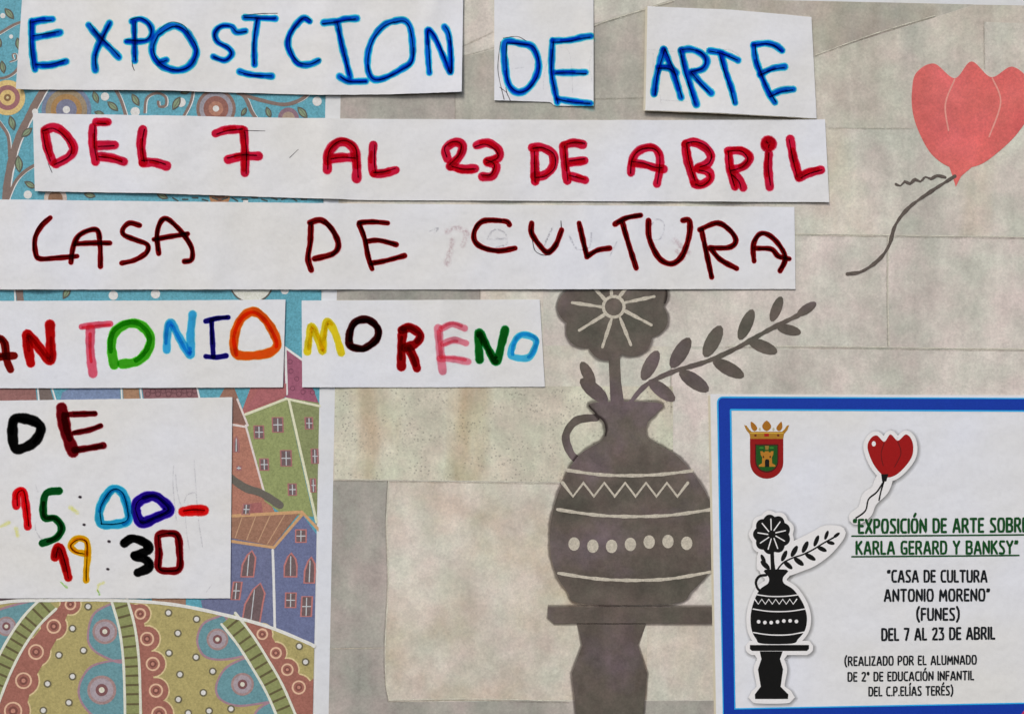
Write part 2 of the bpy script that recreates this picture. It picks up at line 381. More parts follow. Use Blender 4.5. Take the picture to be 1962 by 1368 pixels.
# houses on the right of the card
vpoly("pink_roof", [(482, 735), (548, 735), (545, 762), (468, 798), (462, 790)], (156, 86, 84), 4)
sal = vpoly("salmon_house", [(436, 805), (470, 812), (506, 940), (530, 990), (530, 1010), (436, 1010)], (162, 104, 86), 4, label="salmon house")
vpoly("roof", [(436, 760), (452, 762), (472, 815), (436, 808)], (122, 84, 72), 5, sal); vline("wall_edge", [[(436, 812), (470, 818)], [(470, 815), (506, 945)], [(454, 765), (474, 815)]], 4, (206, 190, 186), 7, sal, smooth=False)
grn = vpoly("green_house", [(468, 795), (548, 762), (600, 990), (540, 985), (506, 960)], (130, 142, 84), 5, label="green house front wall")
vpoly("side_wall", [(548, 762), (rx(772), 772), (rx(990), 1010), (606, 1010)], (118, 128, 80), 5, grn)
vline("wall_edge", [[(470, 794), (548, 764), (612, 778)], [(553, 766), (606, 1000)]], 5, (200, 204, 170), 8, grn, smooth=False)
vpoly("roof", [(470, 788), (500, 735), (548, 735), (548, 758)], (156, 84, 88), 6, grn)
def vwin(x, y, w, h, par, frame=(150, 92, 92), sk=0, arch=0):
    pts = [(x - w / 2 + sk, y - h / 2), (x + w / 2 + sk, y - h / 2), (x + w / 2, y + h / 2), (x - w / 2, y + h / 2)]
    if arch: pts = [(x - w / 2, y + h / 2), (x - w / 2 + sk * .4, y), (x - w * .25 + sk * .9, y - h * .4), (x + sk * 1.3, y - h * .58), (x + w * .38 + sk, y - h * .3), (x + w / 2 + sk * .4, y), (x + w / 2, y + h / 2)]
    o = vpoly("window", pts, (96, 78, 80), 9, par)
    vline("window_frame", pts, 3.4, frame, 10, o, True, False)
    vline("window_bar", [[(x + sk * .5, y - h * .42), (x, y + h * .45)]] + ([] if arch else [[(x - w * .4 + sk * .4, y), (x + w * .4 + sk * .4, y)]]), 2.0, (170, 176, 180), 10, o, smooth=False)
for x, y, w_, h_ in [(496, 828, 18, 24), (532, 814, 20, 28), (506, 890, 16, 22), (548, 878, 20, 30), (560, 938, 15, 22), (592, 811, 14, 22), (603, 874, 12, 28), (600, 930, 9, 26)]: vwin(x, y, w_, h_, grn, sk=-1)
vwin(452, 852, 9, 28, sal, arch=1); vwin(470, 976, 14, 20, sal, sk=3); vwin(457, 897, 8, 7, sal)
vline("crooked_branch", [(440, 915), (470, 935), (500, 945), (536, 968)], 15, (88, 84, 76), 8)
vpoly("bush", [(476, 1010), (476, 965), (500, 962), (508, 1010)], (150, 86, 84), 5)
blu = vpoly("blue_house", [(436, 1030), (520, 1046), (526, 1230), (400, 1230), (384, 1150), (436, 1140)], (92, 98, 134), 6, label="blue house front wall")
vpoly("side_wall", [(520, 1046), (578, 985), (rx(1020), 1024), (rx(1260), 1260), (526, 1260)], (90, 100, 138), 6, blu)
rf = vpoly("roof", [(436, 992), (572, 984), (522, 1046), (436, 1030)], (142, 100, 78), 8, blu, label="brown plank roof")
vline("roof_plank_joint", [[(463, 992), (450, 1030)], [(489, 990), (472, 1034)], [(517, 988), (494, 1038)], [(545, 986), (512, 1042)]], 2, (176, 136, 104), 9, rf, smooth=False)
vline("eave", [[(436, 989), (578, 981), (611, 1016)], [(436, 1036), (524, 1049), (580, 984)]], 6, (186, 142, 96), 10, blu, smooth=False)
vline("wall_edge", [(522, 1054), (524, 1120), (526, 1205)], 5, WHT, 9, blu)
for x, y, w_, h_, s_, a_ in [(473, 1082, 24, 46, 7, 1), (556, 1084, 24, 42, 1, 1), (592, 1094, 20, 46, 3, 1), (480, 1158, 34, 70, 14, 1), (556, 1150, 20, 28, 1, 0), (586, 1162, 20, 38, 2, 0), (450, 1132, 16, 34, 5, 0), (576, 1027, 20, 24, 0, 0)]:
    vwin(x, y, w_, h_, blu, (172, 102, 98), s_, a_)
vpoly("brown_wall", [(290, 1130), (355, 1130), (355, 1175), (290, 1165)], (140, 104, 82), 5); vpoly("dark_wall", [(-30, 1130), (160, 1130), (160, 1160), (-30, 1172)], (92, 76, 80), 5)
# dotted hill
YEL = (158, 146, 88); RED = (146, 88, 74); BLU = (86, 134, 144); CRM = (206, 178, 128)
arc = [(-500, 1330), (-250, 1215), (-20, 1158), (100, 1150), (220, 1150), (330, 1158), (430, 1178), (520, 1203), (620, 1245)]
arcs = [p for p in cr(arc, 8) if p[0] <= rx(p[1])] + [(rx(1238), 1238)]
hill = vpoly("hill", arcs + [(rx(1440), 1440), (-500, 1440)], YEL, 11)
def onhill(P): return P
def band(P, wid=34):
    o = L_("hill_path", P, wid, prt((128, 134, 88), .12), vp, 16, hill, H0=HA, caps=False)
    Q = cr(P, 16)
    for i in range(1, len(Q) - 1):
        a, b = Q[i - 1], Q[i + 1]; L = math.dist(a, b); nx, ny = -(b[1] - a[1]) / L, (b[0] - a[0]) / L
        if -30 < Q[i][0] < 610 and Q[i][1] < 1385: vline("path_stripe", [(Q[i][0] - nx * wid * .36, Q[i][1] - ny * wid * .36), (Q[i][0] + nx * wid * .36, Q[i][1] + ny * wid * .36)], 4.2, (84, 76, 46), 17, hill, smooth=False)
    for sg in (-1, 1):
        E = []
        for i in range(len(Q)):
            a = Q[max(0, i - 1)]; b = Q[min(len(Q) - 1, i + 1)]; L = math.dist(a, b) or 1
            E.append((Q[i][0] - (b[1] - a[1]) / L * wid * .5 * sg, Q[i][1] + (b[0] - a[0]) / L * wid * .5 * sg))
        vline("path_edge", E, 5.0, (200, 204, 186), 18, hill)
def scallops(C_, base):                          # red lobed band with ringed eyes
    b = []
    for x, y, r in C_: vpoly("lobe_edge", disc_pts(x, y, r + 3, n=22), CRM, 12, hill)
    vpoly("lobed_band", base, RED, 13, hill)
    for x, y, r in C_:
        vpoly("lobe", disc_pts(x, y, r, n=22), RED, 13.5, hill)
        e = vline("eye_ring", disc_pts(x, y, r * .5, n=20), 3.4, (208, 164, 134), 15, hill, True, False)
        vpoly("eye", disc_pts(x, y, r * .28, n=14), (112, 62, 54), 15, e); vpoly("eye_centre", disc_pts(x, y, r * .14, n=10), (176, 116, 98), 16, e)
def eyeblob(x, y, r, pts):
    pts2 = [(min(a, rx(b) - 2), b) for a, b in pts]
    o = vpoly("blue_lobe", pts2, BLU, 12, hill, True)
    vline("blue_lobe_edge", pts2, 4.2, (146, 112, 124), 12.5, o, True, True)
    for i, (q, c) in enumerate([(r, (146, 118, 116)), (r * .8, (150, 138, 146)), (r * .42, (112, 70, 72)), (r * .2, (214, 206, 178))]):
        vpoly("eye_ring", disc_pts(x, y, q, n=22), c, 14 + i, o)
eyeblob(11, 1200, 19, [(-60, 1290), (-40, 1200), (-10, 1172), (40, 1156), (84, 1152), (40, 1210), (0, 1250), (-30, 1300)])
eyeblob(200, 1210, 24, [(214, 1156), (180, 1175), (168, 1210), (172, 1238), (198, 1258), (236, 1268), (250, 1230), (236, 1180), (226, 1152)])
eyeblob(194, 1322, 28, [(236, 1266), (180, 1274), (156, 1300), (150, 1330), (164, 1358), (196, 1385), (240, 1400), (246, 1340), (244, 1290)])
eyeblob(416, 1225, 21, [(416, 1182), (388, 1196), (377, 1228), (390, 1256), (420, 1264), (462, 1258), (470, 1250), (446, 1210), (430, 1180)])
eyeblob(464, 1311, 22, [(466, 1262), (432, 1280), (414, 1312), (420, 1338), (454, 1352), (508, 1346), (526, 1340), (500, 1290), (480, 1262)])
eyeblob(530, 1388, 18, [(520, 1344), (490, 1364), (486, 1400), (520, 1420), (560, 1400), (560, 1370), (540, 1346)])
scallops([(134, 1158, 19), (102, 1200, 25), (68, 1249, 27), (44, 1304, 29), (24, 1362, 32)], [(122, 1150), (140, 1150), (110, 1220), (60, 1310), (30, 1440), (-40, 1440), (-10, 1340), (40, 1250)])
scallops([(268, 1176, 19), (281, 1224, 24), (292, 1272, 24), (298, 1323, 24), (304, 1368, 27)], [(246, 1156), (266, 1160), (290, 1250), (300, 1400), (274, 1400), (266, 1250)])
scallops([(502, 1215, 19), (528, 1251, 20), (550, 1283, 21), (572, 1317, 24)], [(470, 1192), (510, 1202), (545, 1262), (590, 1310), (rx(1340), 1330), (rx(1440), 1440), (570, 1440), (520, 1290)])
vpoly("lobe", [(rx(1300), 1300), (rx(1440), 1440), (575, 1430), (560, 1330)], RED, 13.6, hill)
band([(95, 1154), (58, 1191), (22, 1245), (-8, 1310), (-40, 1400)]); band([(228, 1150), (242, 1200), (250, 1260), (253, 1330), (254, 1400)], 30); band([(437, 1185), (469, 1226), (500, 1275), (528, 1325), (560, 1400)], 34)
arcR = [p for p in arcs if p[0] > -120]
o = vline("hill_edge", arcR, 6.5, (208, 210, 196), 19, hill, smooth=False)
for x, y in [(168, 1162), (138, 1204), (159, 1246), (112, 1255), (138, 1296), (90, 1310), (131, 1346), (82, 1361), (322, 1174), (376, 1186), (340, 1213), (323, 1251), (375, 1259), (344, 1292), (407, 1286), (389, 1327), (341, 1340), (573, 1238), (585, 1268), (442, 1358), (200, 1164), (596, 1290), (400, 1362), (360, 1366), (66, 1400)]:
    if (x, y) in [(200, 1164), (596, 1290)]: continue
    vdot(x, y, 4.6, (98, 92, 66))

# ------------------------------------------------------------------ poster 2: stone wall print with plain plant stencil
HB = 0.00060
sp = thing("stone_wall_poster", (1400, 1460, 0), "grey-beige stone wall print with dark stencilled vase and faded red tulip", "poster")
sheet("paper_sheet", [(629, -40), (2500, -30)], [(602, 1460), (2500, 1460)], flat(HB - 1e-5), M_MARGIN, sp, 4, 4, 0.0002)
def lx(y): return 656 - y * 0.0195
ST_LIGHT = stone("printed_stone_light", (192, 189, 180), (190, 182, 168), (176, 174, 166), 0, 1, 0.3)
ST_PIT = stone("printed_stone_pitted", (192, 190, 174), (172, 158, 132), (184, 180, 166), 0.55, 1, 1.7)
ST_BEIGE = stone("printed_stone_beige", (192, 185, 173), (180, 168, 150), (200, 196, 186), 0, 0, 2.9)
ST_GREY = stone("printed_stone_grey", (156, 152, 146), (170, 163, 157), (140, 140, 134), 0, 1, 4.4)
ST_TOP = stone("printed_stone_top", (168, 165, 156), (164, 157, 144), (152, 151, 144), 0, 1, 5.2)
ST_MOT = stone("printed_stone_mottled", (184, 180, 170), (176, 170, 158), (164, 163, 156), 0, 1, 7.9)
ST_PINK = stone("printed_stone_rosy", (192, 187, 180), (198, 190, 185), (178, 175, 167), 0, 1, 6.6)
def blk(pts, mat, layer=1): return P_("stone_block", [(max(x, lx(y)) if x < 700 else x, y) for x, y in pts], mat, sp, layer, H0=HB)
P_("printed_wall", [(lx(0), -10), (2420, 18), (2420, 1440), (lx(1440), 1440)], ST_LIGHT, sp, 0, H0=HB)
blk([(640, 172), (872, 172), (872, 235), (640, 235)], ST_GREY); blk([(872, 172), (1250, 172), (1250, 190), (1600, 215), (1600, 245), (872, 245)], ST_TOP)
blk([(880, -8), (1300, -4), (1150, 40), (880, 110)], ST_LIGHT); blk([(880, 112), (1150, 42), (1300, -4), (1868, 8.6), (1700, 62), (1560, 106), (1560, 190), (880, 190)], ST_TOP, 1.2)
blk([(1560, 107), (1700, 63), (1869, 9), (2420, 18), (2420, 60), (1886, 42), (1886, 246), (1560, 246)], ST_MOT, 1)
blk([(1886, 42), (2420, 60), (2420, 452), (1750, 452), (1750, 247), (1886, 246)], ST_LIGHT, 1.2)
blk([(1560, 246), (1750, 246), (1750, 450), (1520, 450)], ST_LIGHT, 1.4)
blk([(1500, 451), (1700, 454), (1700, 666), (1350, 664), (1350, 451)], ST_PINK, 1); blk([(1701, 454), (2420, 456), (2420, 668), (1701, 667)], ST_PINK, 1.2)
blk([(640, 550), (920, 550), (920, 575), (640, 575)], ST_GREY); blk([(921, 550), (1040, 550), (1040, 655), (921, 655)], ST_LIGHT, 1)
blk([(1041, 550), (1350, 550), (1350, 664), (1041, 662)], ST_PINK, 1.6)
blk([(1041, 664), (1285, 668), (1285, 800), (1041, 800)], ST_LIGHT, 1); blk([(1286, 669), (2420, 672), (2420, 1440), (1286, 1440)], ST_PINK, 1)
blk([(640, 740), (1290, 740), (1290, 925), (640, 919)], ST_PIT, 2)
blk([(620, 921), (743, 921), (738, 1000), (742, 1110), (736, 1240), (620, 1242)], ST_GREY, 2.4); blk([(744, 922), (1290, 927), (1290, 1340), (742, 1343), (736, 1300), (742, 1110), (739, 1010)], ST_BEIGE, 2)
blk([(620, 1244), (736, 1242), (738, 1310), (744, 1345), (1400, 1342), (1400, 1440), (620, 1440)], ST_GREY, 2.2)
blk([(1240, 1160), (1400, 1160), (1400, 1341), (1240, 1341)], ST_LIGHT, 2.6)
JD = film("printed_joint_dark", (152, 144, 130), (180, 172, 158), True, .3, .25); JL = prt((194, 188, 174), .2)
for p in [[(1590, 246), (1750, 247)], [(1524, 451), (1600, 452), (1962, 457), (2400, 457)], [(1391, 666), (1600, 667), (1962, 672), (2400, 672)], [(640, 921), (860, 924), (1084, 927)], [(630, 1243), (738, 1241)],
          [(743, 922), (739, 1000), (742, 1110), (736, 1240), (738, 1310), (744, 1344)], [(744, 1344), (900, 1342), (1090, 1346)], [(872, 176), (872, 232)], [(1886, 42), (1887, 132)], [(1701, 456), (1700, 560), (1702, 664)],
          [(920, 556), (920, 576)], [(1286, 680), (1286, 790)], [(1562, 108), (1680, 66), (1790, 33)], [(884, 90), (945, 62)], [(888, 108), (945, 92)], [(1140, 190), (1240, 188)], [(1137, 52), (1170, 40), (1290, 4)]]:
    L_("block_joint", p, 4.5, JD, sp, 4, H0=HB + 2e-5, vs=(-1, -.5, 0, .5, 1), jit=.3); (L_("block_joint", [(x + 2.0, y - 3) for x, y in p], 1.6, JL, sp, 4.5, H0=HB + 2e-5, jit=.5) if len(p) > 2 else None)
STN = stone("stencil_spray_paint", (92, 84, 78), (80, 78, 70), (104, 92, 97), 0, 0, 8.3, 1.7)
REDP = stone("red_spray_paint", (204, 100, 96), (198, 92, 92), (206, 104, 104), 0, 0, 9.4)
SOFT = film("stencil_soft_edge", (110, 102, 94), (182, 174, 160), True, 0.2)
HS = HB + 1.2e-4
def stencil(name, pts, mat, layer, smooth=True, soft=3.0, par=None, label=None):
    return P_(name, pts, mat, sp, layer, par, smooth, label, HS, 4)
# a plain stand-in: round bloom and leafy spray in a banded vase on a stool
def oval(x, y, L, wd, ang, n=14):
    a = R(ang); return [(x + L * math.cos(t) * math.cos(a) - wd * math.sin(t) * math.sin(a), y + L * math.cos(t) * math.sin(a) + wd * math.sin(t) * math.cos(a)) for t in [2 * math.pi * i / n for i in range(n)]]
BLOOM = [(1176 + (92 + 12 * abs(math.sin(a * 4.5))) * math.cos(a) * 1.04, 588 + (92 + 12 * abs(math.sin(a * 4.5))) * math.sin(a)) for a in [2 * math.pi * i / 90 for i in range(90)]]
STEM = [(1166, 684), (1188, 684), (1190, 730), (1196, 772), (1170, 772), (1168, 730)]
SPRAY = [(1205, 775), (1238, 738), (1290, 712), (1350, 694), (1410, 668), (1470, 634), (1530, 604)]
LEAFLETS = [(1246, 700, 32, 13, -62), (1268, 748, 32, 13, 38), (1304, 676, 34, 14, -58), (1330, 730, 34, 14, 34), (1366, 654, 34, 14, -62), (1396, 706, 34, 13, 28), (1430, 622, 32, 12, -66), (1462, 664, 30, 12, 22), (1488, 592, 26, 10, -68), (1512, 632, 24, 10, 14), (1546, 592, 22, 9, -34)]
LEAFLETS_L = [(1138, 748, 34, 14, 40), (1126, 716, 26, 11, 62)]
VASE = [(1136, 772), (1262, 772), (1258, 792), (1240, 812), (1244, 842), (1300, 876), (1352, 944), (1376, 1016), (1366, 1084), (1326, 1132), (1290, 1156), (1118, 1156), (1086, 1132), (1060, 1084), (1054, 1016), (1070, 944), (1106, 876), (1154, 842), (1158, 812), (1140, 792)]
TOP = [(1050, 1163), (1388, 1163), (1388, 1184), (1376, 1194), (1062, 1194), (1050, 1184)]
LEG = [(1106, 1196), (1238, 1196), (1222, 1236), (1240, 1290), (1226, 1440), (1112, 1440), (1096, 1290), (1116, 1236)]
HANDLE = [(1142, 800), (1104, 806), (1084, 836), (1096, 872), (1116, 884)]
stencil("stencil_flower", BLOOM, STN, 0, False)
stencil("stencil_stem", STEM, STN, 0.5, False)
mbs = MB(); ribbon(mbs, SPRAY, 9, lambda x, y: HS + 1e-5, False, True, 5, .2, True, TH); mbs.build("stencil_spray", STN, sp)
for a in LEAFLETS + LEAFLETS_L: stencil("stencil_leaf", oval(*a), STN, 2.5, False)
mbs = MB(); ribbon(mbs, HANDLE, 15, lambda x, y: HS + 2e-5, False, True, 5, .1, True, TH); mbs.build("stencil_handle", STN, sp)
stencil("stencil_vase", VASE, STN, 2); stencil("stencil_stool_top", TOP, STN, 3, False); stencil("stencil_stool_leg", LEG, STN, 3, False)
for nm, P in (("flower", BLOOM), ("vase", VASE), ("leg", LEG), ("top", TOP)):
    L_("stencil_overspray", P, 12, SOFT, sp, -2.5, smooth=nm == "vase", closed=True, H0=HS, jit=.3, vs=(-1, -.6, -.3, 0, .3, .6, 1))
LC = prt((178, 172, 158), .18)
PETALS = [[(1176 + 24 * math.cos(a), 588 + 24 * math.sin(a)), (1176 + 80 * math.cos(a + .1), 588 + 80 * math.sin(a + .1))] for a in [R(20 + 40 * i) for i in range(9)]]
ZIG = [(1078 + i * 20, 925 + (i % 2) * 26) for i in range(13)]
BANDS = [[(1082, 900), (1160, 910), (1250, 910), (1326, 902)], [(1068, 976), (1160, 988), (1270, 988), (1364, 976)], [(1070, 1098), (1160, 1110), (1270, 1110), (1360, 1096)]]
for p in PETALS: L_("stencil_bridge", p, 6, LC, sp, 5, H0=HS, jit=.3)
L_("stencil_bridge", disc_pts(1176, 588, 20, n=18), 6, LC, sp, 5.2, H0=HS, closed=True, smooth=False)
L_("stencil_bridge", ZIG, 6, LC, sp, 5, H0=HS, smooth=False, jit=.2)
for p in BANDS: L_("stencil_bridge", p, 6, LC, sp, 5, H0=HS, jit=.25)
DOTS = [(1100 + i * 36, 1042 + 5 * math.sin(i)) for i in range(7)]
for x, y in DOTS: P_("stencil_dot", disc_pts(x, y, 11, 13, 14), LC, sp, 5, H0=HS)
# red tulip with thin curved stem
tul = stencil("red_tulip", [(1748, 175), (1756, 140), (1790, 122), (1830, 150), (1862, 118), (1900, 148), (1940, 128), (1974, 158), (1976, 210), (1950, 256), (1908, 296), (1872, 318), (1826, 322), (1786, 296), (1760, 250), (1749, 212)], REDP, 1, label="faded red tulip head")
L_("petal_line", [[(1830, 152), (1812, 200), (1818, 250)], [(1902, 150), (1918, 196), (1896, 262)]], 3, prt((220, 140, 130), .1), sp, 3, tul, H0=HS)
P_("petal_sheen", disc_pts(1776, 162, 12, 15, 18), film("petal_sheen_ink", (255, 230, 220), (240, 220, 210)), sp, 3, tul, H0=HS)
stencil("red_tulip_base", [(1818, 316), (1868, 316), (1842, 338), (1832, 358), (1826, 338)], REDP, 2, False)
DKL = prt((86, 78, 72), .2)
L_("tulip_stem", [(1830, 338), (1786, 366), (1742, 398), (1716, 432), (1704, 470), (1684, 498), (1652, 520), (1624, 525)], 6.5, DKL, sp, 3, H0=HS, jit=.3)
L_("tulip_leaf", [(1812, 340), (1796, 337), (1784, 343), (1774, 339), (1764, 348), (1754, 344), (1744, 352), (1734, 348), (1726, 356), (1717, 353)], 5, DKL, sp, 3, H0=HS, jit=.5)

# ------------------------------------------------------------------ handwritten strips
K = 1962 / 660.0
PENC = film("pencil_mark", (34, 26, 32), PAPER, True, 0.2, 0.0, 300)
PENF = film("faint_pencil_mark", (150, 150, 158), PAPER, True, 0.2, 0.6, 300)
WF = 1.24
class Strip:
    def __init__(s, name, top, bot, H, label, mat=M_PAPER, nx=110, ny=26, back=None, group="handwritten white paper strips"):
        xs = (top[0][0] + top[-1][0]) / 2
        s.root = thing(name, (xs, max(p[1] for p in bot), 0), label, "paper strip" if name == "paper_strip" else "paper card", group)
        s.H = H; s.paper = sheet("paper", top, bot, H, mat, s.root, nx, ny)
        if back:
            dx, dy = back
            sheet("backing_card", [(x + dx, y + dy) for x, y in top], [(x + dx, y + dy) for x, y in bot], lambda x, y: H(x - dx, y - dy) - 0.00016, M_CREAM, s.root, nx, ny)
        s.n = 0; s.rr = random.Random(int(xs) + 5)
    def glyph(s, strokes, mat, org, wid, name="letter", label=None, pencil=None, jit=0.11, k=K, second=True):
        ox, oy = org; mb = MB(); s.n += 1; b = 5e-5 + (s.n % 3) * 6.1e-5
        T = lambda P: [(ox + x / k, oy + y / k) for x, y in P]
        for i, st in enumerate(strokes):
            closed = False; ww = wid
            if isinstance(st, dict): closed = st.get('c', False); ww = st.get('w', wid); st = st['p']
            ribbon(mb, T(st), ww * WF / k, (lambda x, y, i=i: s.H(x, y) + b + i * 3.5e-5), closed, True, 2.5, jit)
            if second:                                    # a second, partial pass of the pen lies beside the first
                q = T(st); q = cr(q + [q[0]] if closed else q, 4); n = len(q); a0 = s.rr.randint(0, max(1, n // 3)); a1 = s.rr.randint(max(a0 + 3, n * 2 // 3), n)
                ox2, oy2 = s.rr.uniform(-.17, .17) * ww / k, s.rr.uniform(-.17, .17) * ww / k
                q = [(x + ox2, y + oy2) for x, y in q[a0:a1]]
                if len(q) > 3: ribbon(mb, q, ww * WF / k * s.rr.uniform(.32, .6), (lambda x, y, i=i: s.H(x, y) + b + 1.5e-5 + i * 3.5e-5), False, False, 2.5, jit * 1.5)
        o = mb.build(name, mat, s.root, label=label)
        if pencil:
            mb = MB(); rr = random.Random(s.n * 31 + int(ox))
            for st in strokes:
                if isinstance(st, dict): st = st['p'] + ([st['p'][0]] if st.get('c') else [])
                dx, dy = rr.uniform(-pencil, pencil), rr.uniform(-pencil, pencil)
                Q = [(x + dx + rr.uniform(-1.2, 1.2), y + dy + rr.uniform(-1.2, 1.2)) for x, y in T(st)]
                if len(Q) > 1: ribbon(mb, Q, 2.6, lambda x, y: s.H(x, y) + b + 1.5e-4, False, True, 4, .3, True, (-1, -.4, 0, .4, 1))
            mb.build("pencil_line", PENC, s.root, o)
        return o
    def mark(s, paths, wid, mat=None, name="pencil_line", org=(0, 0), k=1.0, label=None):
        for i, p in enumerate(paths):
            mb = MB(); ribbon(mb, [(org[0] + x / k, org[1] + y / k) for x, y in p], wid, lambda x, y, i=i: s.H(x, y) + 4e-5 + i * 1e-6, False, True, 4, .3, True, (-1, -.5, 0, .5, 1))
            mb.build(name, mat or PENF, s.root, label=label)
A, B, Cc, D, E, F, G = (0, 0), (500, 0), (1000, 0), (0, 380), (500, 380), (1000, 380), (0, 740)
def und(h0, amp, seed, curl=None):
    rr = random.Random(seed); ws = [(rr.uniform(.006, .022), rr.uniform(-.006, .006), rr.uniform(0, 6.28), rr.uniform(.4, 1)) for _ in range(5)]
    wr = [(rr.uniform(-20, 1560), rr.uniform(14, 46), rr.uniform(.00015, .00085), rr.uniform(-.25, .25), rr.uniform(0, 700), rr.uniform(60, 260)) for _ in range(26)]
    def H(x, y):
        h = h0 + sum(a * gauss(x + sl * (y - 300), c, w_) * gauss(y, yc, yw) for c, w_, a, sl, yc, yw in wr)
        h += amp * sum(a * (math.sin(x * f + y * g + p) + 1) for f, g, p, a in ws) / 5
        h += 0.0007 * gauss(x, 634, 34) * amp / .0004     # the overlap of the posters underneath lifts the strip
        if curl: h += curl(x, y)
        return h
    return H
H_BASE = 0.00098
# 1: EXPOSICION
s1 = Strip("paper_strip", [(44, -30), (400, -32), (888, -34)], [(33, 172), (300, 174), (622, 183), (760, 182), (885, 178)], und(H_BASE, .0004, 1, lambda x, y: .0022 * max(0, (x - 560) / 325) ** 2 * max(.35, min(1, (y + 20) / 190))),
           "white paper strip at the top left lettered EXPOSICION in blue marker")
BL = marker((14, 90, 190), (30, 196, 252), .40, .06, .1, .70)
def bl(s, st, o, w=35): s.glyph(st, BL, o, w, pencil=2.6)
bl(s1, [[(183, 125), (184, 260), (200, 398)], [(187, 128), (240, 117), (300, 112)], [(192, 215), (260, 205), (342, 188)], [(208, 374), (290, 372), (378, 352)]], A, 38)
bl(s1, [[(505, 145), (560, 210), (630, 280), (678, 328)], [(625, 135), (580, 220), (540, 320), (543, 400)]], A, 38)
bl(s1, [[(765, 130), (768, 240), (770, 350)], [(752, 125), (800, 112), (850, 140), (868, 190), (835, 235), (722, 240)]], A, 34)
bl(s1, [dict(p=[(900, 200), (985, 152), (1055, 180), (1105, 255), (1118, 310), (1080, 380), (1010, 405), (930, 380), (880, 330), (870, 270)], c=True, w=40), [(905, 362), (950, 346)]], A)
bl(s1, [[(1398, 178), (1345, 185), (1318, 152), (1260, 152), (1225, 190), (1240, 240), (1300, 275), (1320, 310), (1280, 345), (1215, 325)]], A, 33)
bl(s1, [[(1395, 102), (1480, 105), (1568, 108)], [(1468, 115), (1450, 240), (1450, 370)], [(1365, 410), (1430, 427), (1548, 436)]], A, 34)
bl(s1, [[(1765, 125), (1730, 107), (1690, 140), (1650, 200), (1640, 260), (1665, 320), (1700, 365), (1760, 370), (1815, 350)]], A, 36)
bl(s1, [[(360, 135), (430, 127), (480, 112), (545, 108)], [(437, 135), (460, 250), (485, 350), (508, 440)], [(450, 440), (500, 465), (598, 465)]], B, 36)
bl(s1, [dict(p=[(760, 125), (820, 122), (855, 180), (862, 340), (800, 400), (700, 450), (640, 453), (610, 400), (610, 310), (640, 220), (700, 150)], c=True, w=36)], B)
bl(s1, [[(960, 420), (952, 300), (950, 178), (990, 220), (1040, 330), (1080, 420), (1080, 300), (1068, 200), (1045, 157)]], B, 34)
s1.mark([[(1385, 90), (1480, 80), (1580, 78)], [(910, 170), (980, 130), (1050, 150), (1075, 190)], [(755, 350), (757, 380), (768, 405)]], 1.8, PENC, org=A, k=K)
# 2: DE
s2 = Strip("paper_card", [(947, -30), (1137, -30)], [(947, 193), (1055, 196), (1062, 203), (1137, 204)], und(H_BASE, .0003, 2), "small white card lettered DE in blue, between the EXPOSICION strip and the ARTE card", nx=40, ny=40, mat=M_PAPER_B)
bl(s2, [dict(p=[(1390, 245), (1480, 250), (1545, 270), (1580, 350), (1570, 430), (1520, 505), (1460, 528), (1410, 480), (1390, 370)], c=True, w=38)], B)
bl(s2, [[(1660, 232), (1655, 400), (1670, 500), (1688, 585)], [(1665, 235), (1760, 230), (1830, 215), (1878, 210)], [(1668, 415), (1760, 415), (1848, 415)], [(1690, 565), (1780, 580), (1876, 592)]], B, 35)
s2.mark([[(1700, 270), (1750, 290), (1770, 400), (1775, 530)], [(1630, 350), (1612, 440), (1608, 510)], [(1440, 320), (1455, 330)], [(1430, 395), (1500, 385)], [(1885, 300), (1870, 380), (1885, 470)]], 1.5, org=B, k=K)
s2.mark([[(1365, 240), (1350, 400), (1385, 570)], [(1360, 500), (1400, 530)], [(1395, 500), (1400, 530), (1420, 575)], [(1380, 220), (1460, 210), (1510, 235)]], 1.7, PENC, org=B, k=K)
# 3: ARTE
s3 = Strip("paper_card", [(1240, 14), (1400, 20), (1554, 34)], [(1236, 213), (1380, 219), (1564, 228)], und(H_BASE, .0004, 3, lambda x, y: .0007 + .0013 * max(0, (y - 100) / 120) ** 2 * max(0, 1 - abs(x - 1330) / 200)), "white card lettered ARTE in blue, its lower edge lifting over the strip of red letters", nx=60, ny=40, back=(-4, 1))
bl(s3, [[(750, 540), (765, 440), (790, 340), (805, 288)], [(805, 288), (840, 370), (870, 450), (903, 560)], [(775, 388), (840, 392), (875, 420)]], Cc, 38)
bl(s3, [[(905, 292), (930, 400), (960, 500), (990, 602)], [(910, 290), (960, 285), (1020, 310), (1050, 350), (1030, 395), (965, 415)], [(965, 418), (1010, 470), (1073, 535)]], Cc, 38)
bl(s3, [[(1068, 295), (1130, 305), (1180, 325), (1228, 348)], [(1132, 312), (1160, 420), (1190, 510), (1210, 592)]], Cc, 36)
bl(s3, [[(1317, 262), (1330, 350), (1370, 460), (1410, 550), (1436, 588)], [(1317, 260), (1390, 252), (1440, 265), (1478, 293)], [(1352, 430), (1420, 397), (1492, 385)], [(1412, 548), (1470, 522), (1543, 512)]], Cc, 36)
s3.mark([[(745, 310), (745, 400)], [(780, 520), (790, 595)], [(790, 575), (940, 585)], [(720, 290), (870, 298)], [(1085, 285), (1180, 290), (1240, 325)]], 1.5, org=Cc, k=K)
